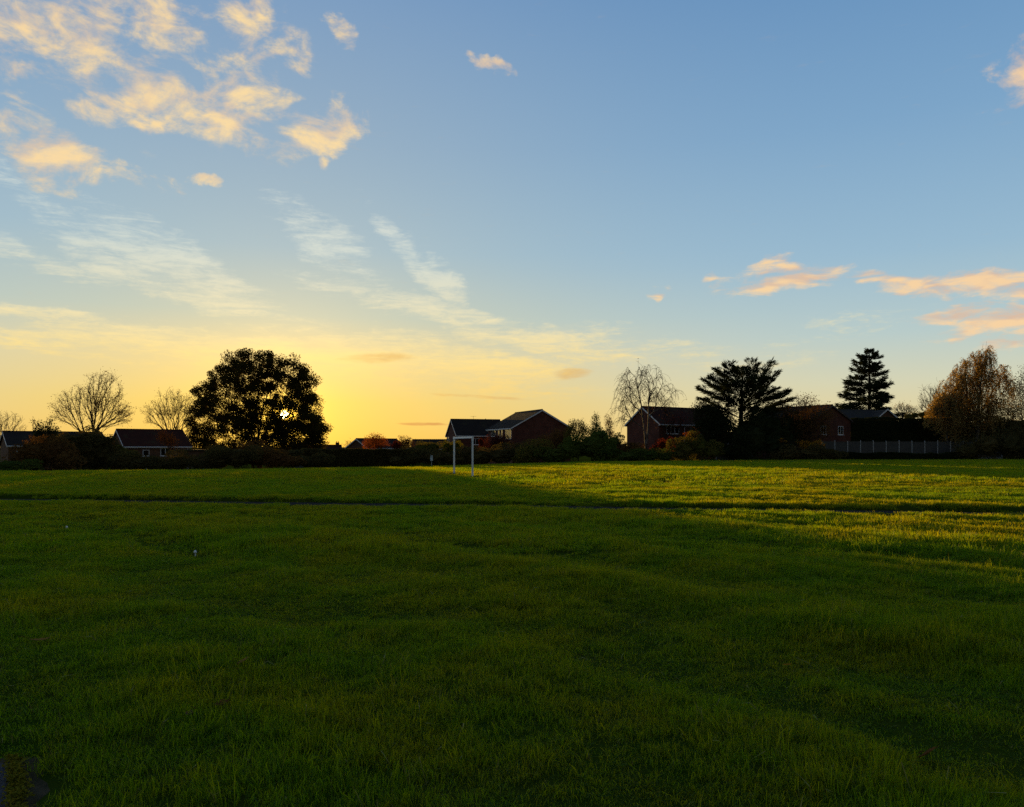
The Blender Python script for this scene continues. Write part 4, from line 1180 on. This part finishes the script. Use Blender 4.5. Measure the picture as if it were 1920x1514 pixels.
tree('bare_tree', 'bare fine twigged tree touching the left side of the oak', 325, 140, [(322, 760, 34, 34), (300, 775, 32, 26), (345, 770, 22, 34), (320, 790, 42, 18)], 806, 380, 0.20, 'brown', 0.17, 1, 0.2, seed=22, seg=0.7, r0=0.0125, rsplit=0.06, shell=0.25, up=0.1, bend=0.3, twigs=1000, twl=1.0)
tree('bare_tree', 'small bare tree cut off by the left edge of the picture', 8, 130, [(12, 800, 36, 26), (-20, 795, 36, 28), (25, 815, 22, 16)], 826, 260, 0.14, None, seed=23, seg=0.7, r0=0.0125, rsplit=0.06, shell=0.25, up=0.1, bend=0.3, twigs=600, twl=0.9)
tree('bare_tree', 'bare shrubby tree just left of the weeping birch', 1757, 122, [(1745, 755, 22, 32), (1765, 745, 18, 30), (1738, 770, 16, 18)], 800, 260, 0.12, None, seed=24, seg=0.7, r0=0.012, rsplit=0.05, twig='twig_brown', up=0.2, twigs=700, twl=0.9)
tree('sapling', 'thin sapling with a tuft of leaves above the far left roof', 62, 100, [(62, 791, 3, 6)], 800, 12, 0.05, 'oak', 0.16, 6, 0.15, seed=25, seg=0.4, r0=0.012, rsplit=0.03)
tree('bare_tree', 'small wispy bare tree above the tall dark hedge right of the spruce', 1693, 132, [(1693, 768, 16, 12), (1705, 773, 14, 9)], 786, 140, 0.08, 'pinkish', 0.16, 1, 0.3, seed=26, seg=0.6, r0=0.014, rsplit=0.04, twigs=250, twl=0.7)

# bare birch with arching drooping twigs
def birch_droop(n, lo, hi, out=0.5):
    def ex(G, rng):
        tips = list(G.tips)
        for k in range(n):
            i = tips[rng.integers(len(tips))] if rng.random() < 0.75 else int(rng.integers(8, len(G.n)))
            L = lo + (hi - lo) * rng.random() ** 1.5
            d = unit(G.d[i] * np.array([1, 1, 0.3]) + rng.normal(size=3) * 0.35)
            m = 5; p = np.array(G.n[i]); pts = []
            for j in range(1, m + 1):
                q = j / m
                d = unit(d * (1 - 0.25 * out) + np.array([0, 0, -0.42]))
                p = p + d * L / m; pts.append(p)
            G.tips.append(G.chain(i, pts))
    return ex
def birch_bare():
    rng = np.random.default_rng(31); D = 110
    tr = [at(1211, D) - V(0, 0, .1), at(1211, D, 840), at(1209, D, 815), at(1206, D, 785), at(1202, D, 758), at(1196, D, 730), at(1190, D, 712)]
    G = Grow(tr)
    j = G.chain(1, [at(1214, D - .4, 820), at(1216, D - .5, 785), at(1216.5, D - .5, 755), at(1217, D - .4, 730), at(1213, D - .3, 705), at(1203, D - .2, 685), at(1192, D, 676)])
    T = np.concatenate([lobe_points(rng, [(1190, 705, 24, 22), (1222, 700, 22, 20), (1245, 735, 28, 18), (1172, 735, 20, 22), (1165, 770, 18, 26), (1235, 755, 26, 14), (1205, 740, 32, 30)], D, 170, 0.3)])
    G.reach(rng, T, 3, 0.8, 0.45, 0.05, 0.25, 0.6)
    birch_droop(1000, 0.6, 2.3)(G, rng)
    rad = G.radii(0.012, 0.17)
    tips = np.array(G.n)[G.tips]
    P = tips[rng.random(len(tips)) < 0.55]; P = np.repeat(P, 2, 0) + rng.normal(size=(len(P) * 2, 3)) * 0.14
    v, f = leaf_cards(rng, P, 0.15)
    finish_tree('birch_tree', 'slender leafless birch with arching twigs in front of the red roofed house', 'tree', tr[0], G, rad, 0.045, M['bark_birch'], M['bark_dark'], M['brown'], [v], [f], None)
birch_bare()
def strands(G, rng, n, lo, hi, per, D, lsize, xr=None, tips_only=True):
    """hanging birch twigs with leaves: returns leaf cards"""
    N0 = len(G.n); P = []
    zmin = 0.8
    idx = rng.integers(8, N0, n)
    for i in idx:
        L = lo + (hi - lo) * rng.random() ** 1.3
        d = unit(np.array(G.d[i]) * np.array([1, 1, 0.2]) * 0.6 + rng.normal(size=3) * np.array([.5, .5, .2]))
        p = np.array(G.n[i]); pts = []; m = 5
        for j in range(m):
            d = unit(d * 0.55 + np.array([0, 0, -0.62]) + rng.normal(size=3) * 0.08)
            p = p + d * L / m
            if p[2] < zmin:
                break
            pts.append(p)
        if len(pts) < 2:
            continue
        G.chain(i, pts)
        line = np.array([G.n[i]] + pts)
        k = max(3, int(per * L))
        t = rng.random(k) * (len(line) - 1)
        q = np.stack([np.interp(t, np.arange(len(line)), line[:, c]) for c in range(3)], -1) + rng.normal(size=(k, 3)) * 0.10
        P.append(q)
    return leaf_cards(rng, np.concatenate(P), lsize, aspect=0.7)
def weeping(name, label, px, D, trunk, lobes, ntar, n, lo, hi, per, lsize, leaf, seed, rt):
    rng = np.random.default_rng(seed)
    tr = [at(px, D) - V(0, 0, .1)] + [at(a, D, b) for a, b in trunk]
    G = Grow(tr)
    G.reach(rng, lobe_points(rng, lobes, D, ntar, 0.35), 2, 1.0, 0.55, 0.05, 0.35)
    v, f = strands(G, rng, n, lo, hi, per, D, lsize)
    rad = G.radii(0.012, rt)
    return finish_tree(name, label, 'tree', tr[0], G, rad, 0.05, M['bark_birch'], M['twig_brown'], M[leaf], [v], [f], None)
weeping('birch_tree', 'tall weeping birch with hanging golden brown leaves at the right', 1830, 110.5, [(1832, 830), (1834, 790), (1836, 750), (1840, 710), (1846, 670), (1850, 640)],
        [(1850, 655, 14, 16), (1838, 668, 18, 20), (1815, 690, 24, 22), (1840, 700, 26, 28), (1790, 710, 22, 20), (1770, 735, 18, 16), (1862, 700, 12, 18), (1880, 690, 16, 10), (1810, 735, 34, 22), (1830, 765, 34, 18), (1865, 750, 20, 22), (1890, 715, 14, 18), (1795, 770, 26, 16)], 240, 1350, 1.4, 4.8, 13, 0.15, 'gold', 41, 0.24)
weeping('birch_tree', 'yellowing weeping birch lower and left of the tallest birch', 1778, 109.2, [(1777, 840), (1776, 815), (1774, 785), (1772, 760), (1771, 742)],
        [(1772, 745, 16, 14), (1758, 758, 12, 14), (1790, 755, 16, 14), (1775, 770, 22, 14)], 90, 520, 1.2, 3.8, 17, 0.15, 'gold', 42, 0.13)
tree('ash_tree', 'pale russet tree at the right edge of the picture', 1925, 119, [(1915, 745, 34, 34), (1945, 725, 34, 40), (1890, 765, 22, 20), (1930, 780, 50, 24), (1975, 750, 34, 40)], 800, 520, 0.22, 'pinkish', 0.17, 40, 0.6, seed=44, seg=0.8, r0=0.016, rsplit=0.05, twig='twig_brown')

# conifers
def cedar():
    rng = np.random.default_rng(51); D = 112
    b = at(1392, D)
    tr = [b - V(0, 0, .1), at(1391, D, 835), at(1390, D, 805), at(1389, D, 785), at(1390, D, 765), at(1391, D, 745), at(1391, D, 725), at(1392, D, 705), at(1388, D, 690)]
    G = Grow(tr)
    tips = [(1323, 715, 1, 4), (1312, 731, -1.5, 4), (1318, 750, 2, 3), (1345, 694, 0.5, 6), (1364, 684, -2, 6), (1414, 677, 1, 5), (1446, 678, -1, 4), (1456, 702, 1.5, 4), (1477, 736, 0, 4), (1484, 751, -2, 3), (1452, 730, 3, 4), (1460, 757, 2, 3),
            (1388, 690, 2.5, 7), (1400, 715, -5, 5), (1370, 720, -5.5, 4), (1420, 735, -5.5, 4), (1350, 745, -5, 4), (1400, 700, 5, 6), (1365, 715, 5.5, 5), (1425, 725, 5.5, 4), (1340, 725, 3.5, 5), (1435, 710, 2, 5), (1380, 750, -5, 3), (1335, 765, -3, 3), (1440, 770, -3, 2), (1335, 708, -2, 5), (1430, 692, 3, 5), (1467, 745, -3, 4), (1472, 764, 2, 2), (1328, 768, 1, 2), (1345, 772, 4, 2), (1410, 765, -4, 3)]
    Vl, Fl = [], []
    for (x, y, dd, s) in tips:
        B = at(x, D + dd, y); A = np.array(tr[min(s, 8)])
        sag = 0.30 * np.linalg.norm(B - A) * (0.35 if y < 720 else 0.5) * (-1 if y < 700 else .3)
        line, v, f = needle_limb(rng, A, B, sag, 380, 1.5, 0.66, 0.10, 0.20, 0.075, 0.10)
        Vl.append(v); Fl.append(f)
        G.chain(min(s, 8), line[1:])
        L = np.linalg.norm(B - A)
        for k in range(5):           # secondary plates of foliage along the limb
            q = 0.38 + 0.13 * k
            i = int(q * 8); P0 = line[i]
            side = 1 if k % 2 else -1
            d = unit(B - A); lat = unit(np.cross(d, V(0, 0, 1))) * side
            E2 = P0 + (d * 0.8 + lat * 0.75 + V(0, 0, 0.12 + rng.normal() * .1)) * L * 0.33 * (1.1 - q * .5)
            l2, v, f = needle_limb(rng, P0, E2, 0.1, 110, 0.9, 0.52, 0.05, 0.12, 0.07, 0.10)
            Vl.append(v); Fl.append(f)
            G.chain(len(G.n) - 9 + i if False else min(s, 8), [P0, E2])
    rad = G.radii(0.03, 0.36)
    finish_tree('cedar_tree', 'dark cedar with flat fanning branches between two brick houses', 'tree', b, G, rad, 0.05, M['bark_dark'], M['bark_dark'], M['needle'], Vl, Fl, None)
cedar()
def spruce(name, label, px, D, top, ybase, half, n, seed, rt, leaf='needle', length=0.7, power=0.85, lean=0.0, swid=0.12):
    rng = np.random.default_rng(seed)
    b = at(px, D); H = EYE + (HY - top) / F * D
    zb = EYE + (HY - ybase) / F * D
    q = np.linspace(0, 1, 12)
    tr = [V(b[0] + lean * t, D, b[2] - .1 + (H - b[2]) * t) for t in q]
    G = Grow(tr)
    Vl, Fl = [], []
    wmax = half * D / F
    for k in range(n):
        t = 1 - (k + 0.5) / n
        t = min(0.985, max(0, t + rng.normal() * 0.02))
        z = zb + (H - zb) * t
        irr = 0.45 + 0.75 * rng.random()
        L = max(0.25, wmax * (1 - t) ** power * irr)
        a = k * 2.39996 + rng.normal() * 0.35
        A = V(b[0] + lean * (z - b[2]) / (H - b[2]), D, z)
        dirz = 0.45 * t - 0.12 + rng.normal() * 0.12
        B = A + V(math.cos(a), math.sin(a), dirz) * L
        line, v, f = needle_limb(rng, A, B, -0.10 * L, int(26 + 44 * L), 0.20 * L + .12, length * (0.5 + 0.14 * L), -0.05, 0.15, swid, 0.22)
        Vl.append(v); Fl.append(f)
        s = int(np.clip((z - b[2]) / (H - b[2]) * 11, 0, 10))
        G.chain(s, line[1::2])
    v, f = spray_cards(rng, np.repeat([tr[-1] - V(0, 0, .5)], 30, 0) + rng.normal(size=(30, 3)) * .1, np.array([0, 0, 1.0]) + rng.normal(size=(30, 3)) * .3, length * .8, .06)
    Vl.append(v); Fl.append(f)
    rad = G.radii(0.022, rt)
    return finish_tree(name, label, 'tree', b, G, rad, 0.05, M['bark_dark'], M['bark_dark'], M[leaf], Vl, Fl, None)
spruce('spruce_tree', 'tall dark spruce standing alone behind the grey roofed house', 1630, 150, 655, 780, 52, 125, 61, 0.30, power=0.55, length=0.75)
tree('young_conifer', 'small pointed conifer rising out of the bushes right of the gable house', 1117, 115, [(1117, 779, 3.5, 7), (1117, 790, 6.5, 10), (1117, 803, 10, 11), (1117, 818, 14, 13)], 826, 150, 0.09, 'green', 0.17, 14, 0.26, seed=62, seg=0.5, r0=0.012, rsplit=0.03, first=1)
tree('young_conifer', 'narrow rusty brown conifer left of the bare birch', 1142, 116, [(1139, 785, 3, 6), (1142, 795, 7, 9), (1143, 808, 8, 10), (1146, 820, 8, 10)], 826, 110, 0.08, 'brown', 0.17, 12, 0.26, seed=63, seg=0.5, r0=0.012, rsplit=0.03, first=1)
tree('young_conifer', 'small dark conifer in front of the far left roof', 75, 97, [(75, 797, 4, 6), (73, 808, 9, 7), (76, 820, 12, 10), (70, 832, 14, 12)], 836, 150, 0.10, 'needle', 0.19, 16, 0.24, seed=64, seg=0.5, r0=0.012, rsplit=0.03, first=1)
tree('young_conifer', 'small dark conifer just left of the tall bare tree', 93, 98, [(95, 793, 5, 5), (88, 802, 6, 6), (98, 808, 10, 8), (92, 820, 16, 11), (95, 834, 18, 12)], 838, 190, 0.10, 'needle', 0.19, 16, 0.26, seed=65, seg=0.5, r0=0.012, rsplit=0.03, first=1)

# broadleaf trees and shrubs with leaves
tree('rowan_tree', 'small orange leaved tree in front of the house left of the oak', 318, 106, [(312, 822, 14, 10), (324, 832, 12, 12), (305, 815, 8, 7)], 845, 80, 0.09, 'orange', 0.16, 14, 0.28, seed=71, seg=0.5, r0=0.014, rsplit=0.035)
tree('maple_tree', 'orange leaved small tree beside the far white edged gable', 705, 126, [(703, 826, 17, 11), (696, 836, 15, 9), (714, 832, 12, 10)], 848, 130, 0.10, 'orange', 0.17, 26, 0.32, seed=72, seg=0.5, r0=0.014, rsplit=0.035)
shrub('shrub', 'red leaved shrub on the hedge line right of the orange tree', 123, [(742, 836, 9, 8)], 900, 'red', 0.16, 73, core=0.5)
tree('garden_tree', 'small dark brown leaved tree on the hedge line below the far low roof', 760, 124, [(758, 828, 11, 9), (765, 836, 14, 9), (752, 838, 10, 8)], 850, 110, 0.08, 'brown', 0.17, 24, 0.30, seed=74, seg=0.5, r0=0.014, rsplit=0.035)
tree('wild_tree', 'faint bare tree top beyond the small far gable', 655, 205, [(655, 832, 9, 7), (648, 836, 6, 5)], 842, 70, 0.09, 'brown', 0.2, 2, 0.4, seed=75, seg=0.8, r0=0.02, rsplit=0.05)
shrub('shrub', 'olive garden shrub just left of the yellow green bush by the goal', 121, [(790, 841, 20, 10), (812, 839, 18, 10)], 3000, 'olive', 0.17, 76, core=0.6)
shrub('shrub', 'yellow green bush seen behind the goal', 118, [(838, 838, 10, 10), (848, 842, 12, 12), (857, 838, 8, 9)], 2200, 'lime', 0.17, 77, core=0.6)
shrub('shrub', 'small bright red shrub right of the goal below the houses', 121, [(903, 830, 4.5, 6.5)], 650, 'red', 0.16, 78, core=0.5)
tree('plum_tree', 'dark maroon leaved tree in front of the pair of large houses', 930, 121, [(925, 832, 20, 15), (940, 828, 18, 13), (950, 840, 16, 14), (915, 840, 14, 10)], 855, 170, 0.12, 'maroon', 0.17, 34, 0.36, seed=79, seg=0.5, r0=0.014, rsplit=0.035, lobe_leaf=1200)
tree('garden_tree', 'brown leaved bush at the foot of the large gable', 1035, 116, [(1030, 832, 24, 16), (1050, 822, 18, 16), (1018, 842, 16, 14), (1060, 835, 16, 18)], 856, 200, 0.10, 'brown', 0.17, 30, 0.38, seed=80, seg=0.5, r0=0.014, rsplit=0.035, lobe_leaf=1500)
tree('crab_apple_tree', 'round dark small tree against the sky right of the large gable', 1084, 112, [(1083, 803, 18, 15), (1072, 812, 12, 12), (1095, 812, 12, 12)], 828, 150, 0.10, 'olive', 0.16, 26, 0.30, seed=81, seg=0.5, r0=0.014, rsplit=0.035)
shrub('shrub', 'large dark green bush mass between the goal and the birch', 103.5, [(1075, 842, 40, 24), (1110, 838, 36, 30), (1140, 845, 30, 22), (1050, 852, 34, 16), (1125, 820, 26, 18, 4), (1150, 832, 20, 18, 3)], 15000, 'green', 0.17, 82, shell=0.8)
shrub('shrub', 'dark hedge bank with a pale rim right of the goal', 108, [(900, 858, 40, 18), (940, 855, 40, 20), (975, 852, 34, 20)], 9000, 'hedge', 0.17, 83)
shrub('shrub', 'olive bush with pale leaf tufts below the large gable', 104.5, [(985, 856, 26, 13), (1005, 848, 30, 18), (1030, 855, 26, 14)], 6500, 'olive', 0.17, 84)
shrub('shrub', 'low green bush at the foot of the bare birch', 102, [(1180, 856, 30, 13), (1215, 854, 30, 15), (1245, 857, 24, 11)], 6500, 'green', 0.17, 85)
shrub('shrub', 'brown twiggy shrub between birch and bush mass', 106, [(1165, 842, 22, 14), (1190, 843, 22, 12)], 3500, 'brown', 0.16, 86, core=0.6)
shrub('shrub', 'red and brown leaved shrub in front of the red roofed house', 107, [(1242, 836, 11, 14), (1255, 830, 9, 14), (1228, 842, 10, 9)], 1700, 'red', 0.15, 87, core=0.55)
tree('sumac_tree', 'sparse red leaved tree against the reddish roof', 1265, 114, [(1262, 785, 22, 14), (1280, 790, 18, 14), (1250, 800, 14, 14)], 828, 200, 0.09, 'red', 0.15, 2, 0.35, seed=88, seg=0.5, r0=0.014, rsplit=0.035, up=.2)
shrub('shrub', 'amber topped bush left of the ivy covered tree', 102.5, [(1285, 842, 26, 20), (1310, 838, 24, 24), (1335, 846, 24, 18), (1275, 852, 24, 13)], 9000, 'olive', 0.17, 89)
shrub('shrub', 'small amber leaved shrub on top of the olive bush by the ivy tree', 104, [(1300, 815, 15, 6)], 700, 'orange', 0.15, 90, core=0.4)
tree('ivy_tree', 'dark ivy covered tree on the left of the cedar', 1325, 108, [(1325, 785, 24, 26), (1318, 765, 16, 12), (1340, 800, 24, 24), (1318, 815, 24, 22), (1358, 812, 18, 22), (1366, 795, 10, 12)], 825, 240, 0.20, 'ivy', 0.18, 60, 0.45, seed=91, seg=0.6, r0=0.016, rsplit=0.045, lobe_leaf=6000)
shrub('shrub', 'black dense evergreen mass under the right side of the cedar', 104.5, [(1415, 825, 34, 36), (1445, 805, 34, 34, 4), (1395, 842, 24, 20), (1450, 835, 34, 28), (1475, 800, 22, 30, 4), (1420, 795, 26, 20, 3), (1385, 818, 20, 26, 2), (1405, 800, 18, 18, 3), (1365, 845, 22, 16, 2), (1392, 800, 16, 16, 4), (1372, 822, 18, 18, 3)], 23000, 'ivy', 0.18, 92)
tree('amber_tree', 'amber leaved tree in front of the red brick house', 1508, 109, [(1500, 775, 34, 24), (1530, 785, 28, 26), (1480, 790, 30, 26), (1515, 810, 42, 24), (1545, 775, 16, 16), (1512, 752, 26, 10)], 835, 330, 0.16, 'brown', 0.17, 24, 0.42, seed=93, seg=0.6, r0=0.015, rsplit=0.04, lobe_leaf=1500)
shrub('shrub', 'bright yellow leaved shrub low in front of the amber tree', 104, [(1507, 832, 12, 7), (1530, 833, 16, 7)], 620, 'yellow', 0.17, 94, core=0)
shrub('shrub', 'small patch of yellow leaves below the dark evergreens', 103.6, [(1466, 826, 7, 4)], 120, 'yellow', 0.16, 95, core=0)
shrub('shrub', 'dark low shrubs below the yellow leaved shrub', 102.5, [(1480, 852, 34, 13), (1525, 850, 36, 14), (1560, 856, 24, 9)], 8000, 'hedge', 0.17, 96)

# hedges
hedge('hedge', 'long level clipped hedge right of the oak', 108, 572, 770, (842.5, 842.5), 0, 22000, 'hedge', 0.17, 101, thick=2.0, skew=2)
shrub('shrub', 'loose dark shrubs along the field edge behind the goal', 107.5, [(775, 860, 30, 16), (815, 858, 36, 18), (855, 860, 34, 17), (745, 864, 24, 13)], 10000, 'hedge', 0.17, 102)
hedge('hedge', 'tall black evergreen hedge behind the panel fence', 115.5, 1584, 1772, (784, 784.5), 0, 24000, 'ivy', 0.18, 103, thick=2.4)
hedge('hedge', 'low dark ivy along the foot of the panel fence', 105.2, 1545, 1830, (850, 849), 0, 14000, 'ivy', 0.16, 104, thick=1.2)
hedge('hedge', 'dark overgrown hedge at the right edge below the birches', 114.5, 1766, 2120, (788, 782), 0, 46000, 'hedge', 0.19, 105, thick=4.0, wave=0.5)
shrub('shrub', 'dark bush in front of the overgrown hedge at the right end of the panel fence', 104, [(1815, 845, 28, 18), (1850, 836, 34, 26), (1895, 832, 40, 30), (1945, 830, 44, 32), (2000, 830, 44, 32)], 17000, 'hedge', 0.18, 107)
shrub('shrub', 'dark bushy tops above the tall hedge beside the weeping birch', 118.5, [(1705, 783, 14, 9), (1735, 779, 18, 10), (1762, 777, 18, 12), (1715, 779, 10, 7)], 2600, 'olive', 0.17, 106, core=0.6)
# left field edge
shrub('shrub', 'rust brown bush in front of the far left house', 84, [(70, 848, 46, 26), (100, 850, 40, 30), (45, 862, 34, 22), (125, 858, 26, 24)], 11000, 'brown', 0.17, 111)
shrub('shrub', 'dark green low bush in the left corner of the field', 80.5, [(20, 874, 34, 14), (60, 876, 28, 12), (-30, 872, 40, 18), (-90, 868, 50, 24)], 9000, 'green', 0.16, 112)
shrub('shrub', 'dark brown thicket below the tall bare tree', 90, [(145, 838, 30, 20), (170, 845, 34, 26), (195, 850, 30, 26), (160, 864, 50, 20), (210, 862, 26, 20), (185, 830, 20, 12), (130, 826, 26, 14), (160, 824, 28, 13), (192, 828, 24, 14)], 17000, 'hedge', 0.17, 113)
shrub('shrub', 'dark low bushes in front of the white windowed house', 88, [(235, 866, 30, 17), (265, 869, 32, 15), (300, 872, 32, 12), (335, 868, 30, 16), (285, 866, 20, 12)], 10000, 'hedge', 0.17, 114)
shrub('shrub', 'olive bush beside the left corner of the white windowed house', 93, [(228, 850, 18, 14), (245, 858, 16, 12), (215, 845, 12, 10)], 3000, 'olive', 0.17, 115)
shrub('shrub', 'dark undergrowth below the left half of the oak', 96, [(375, 872, 30, 12), (410, 864, 34, 20), (445, 858, 34, 24), (400, 850, 24, 12, 4)], 11000, 'hedge', 0.17, 116)
shrub('shrub', 'brown undergrowth around the trunk of the oak', 98, [(480, 858, 34, 22), (515, 862, 34, 18), (470, 845, 30, 14, 4), (540, 866, 26, 14)], 11000, 'brown', 0.17, 117)
shrub('shrub', 'dark undergrowth below the right half of the oak', 100, [(575, 868, 28, 12), (555, 850, 22, 10, 6), (600, 866, 24, 13)], 6500, 'hedge', 0.17, 118)
shrub('shrub', 'distant green bushes beyond the left roof', 150, [(-40, 830, 60, 22), (-120, 825, 60, 28), (60, 832, 40, 12)], 5000, 'olive', 0.24, 119)

# ------------------------------------------------------------------ small things in the grass
def fallen_leaf(px, py, size, rz, tilt, label, mt):
    D = 1.6 * F / (py - HY); p = at(px, D)
    r = thing('fallen_leaf', label, 'leaf', (p[0], p[1], p[2] + 0.05), rz, 'fallen leaves on the lawn')
    n = 9; vs = []; fs = []
    for i in range(n):
        t = i / (n - 1)
        w = size * 0.42 * math.sin(math.pi * min(1, t * .95 + .03)) ** 0.8 * (1 + 0.25 * math.sin(t * 22))
        zc = 0.25 * size * (t - .5) ** 2 * 2
        vs += [(t * size - size / 2, -w, zc + .18 * w + tilt * w), (t * size - size / 2, 0, zc), (t * size - size / 2, w, zc + .25 * w - tilt * w)]
    for i in range(n - 1):
        for k in range(2):
            fs.append((i * 3 + k, i * 3 + k + 1, i * 3 + k + 4, i * 3 + k + 3))
    mesh_obj('blade', np.array(vs), [np.array(fs)], M[mt], r)
    m = MB(); m.tube([(-size / 2, 0, .03), (-size * .8, 0, .045), (-size, 0.01, .035)], 0.0022, 5); m.build('stalk', M['brown'], r)
for a in [(75, 1216, .15, 0.4, .3, 'curled rust coloured leaf in the grass near the left edge', 'pinkish'), (455, 1257, .09, 1.2, .8, 'small tan leaf standing in the grass left of centre', 'pinkish'),
          (415, 1338, .10, 2.0, .2, 'red brown leaf sunk in the foreground grass left of centre', 'brown'), (1738, 1425, .11, 0.8, .9, 'dark brown leaf in the grass of the lower right corner', 'brown'),
          (1475, 1250, .07, 0.5, .2, 'narrow pale tan leaf in the grass on the right', 'yellow'), (355, 1358, .05, 2.8, .4, 'tiny pale leaf in the lower left foreground grass', 'pinkish')]:
    fallen_leaf(*a)
def mushroom(px, py, s, label):
    D = 1.6 * F / (py - HY); p = at(px, D)
    r = thing('mushroom', label, 'mushroom', tuple(p))
    m = MB(); m.tube([(0, 0, -.01), (0.004, 0, .05), (0, 0, .075)], [.010, .008, .009], 10); m.build('stem', M['goal_white'], r, smooth=True)
    m = MB(); q = [(0.072, .55), (0.068, 1.0), (0.080, .98), (0.094, .8), (0.105, .45), (0.108, .05)]
    m.tube([(0, 0, z) for z, _ in q], [k * s / 2 for _, k in q], 16); m.build('cap', M['goal_white'], r, smooth=True)
mushroom(366, 1041, 0.042, 'white round mushroom in the shaded grass left of centre')
mushroom(125, 996, 0.04, 'white mushroom farther back in the grass towards the left edge')
def moss_strip():
    rng = np.random.default_rng(7); n = 5200
    Y = 2.4 + 1.50 * rng.random(n); X = -2.20 - 0.70 * (Y - 3.3) + 0.025 + rng.normal(size=n) * 0.028
    k = vnoise(Y * 5, X * 5, 9) + 0.4 * rng.random(n) > 0.0
    X, Y = X[k], Y[k]; n = len(X)
    Z = -0.028 + 0.028 * rng.random(n)
    v, f = leaf_cards(rng, np.stack([X, Y, Z], -1), 0.022, 0.3)
    o = mesh_obj('moss', v, [f], M['moss']); tag(o, 'yellow green moss along the asphalt edge in the lower left corner', 'moss', kind='stuff')
moss_strip()
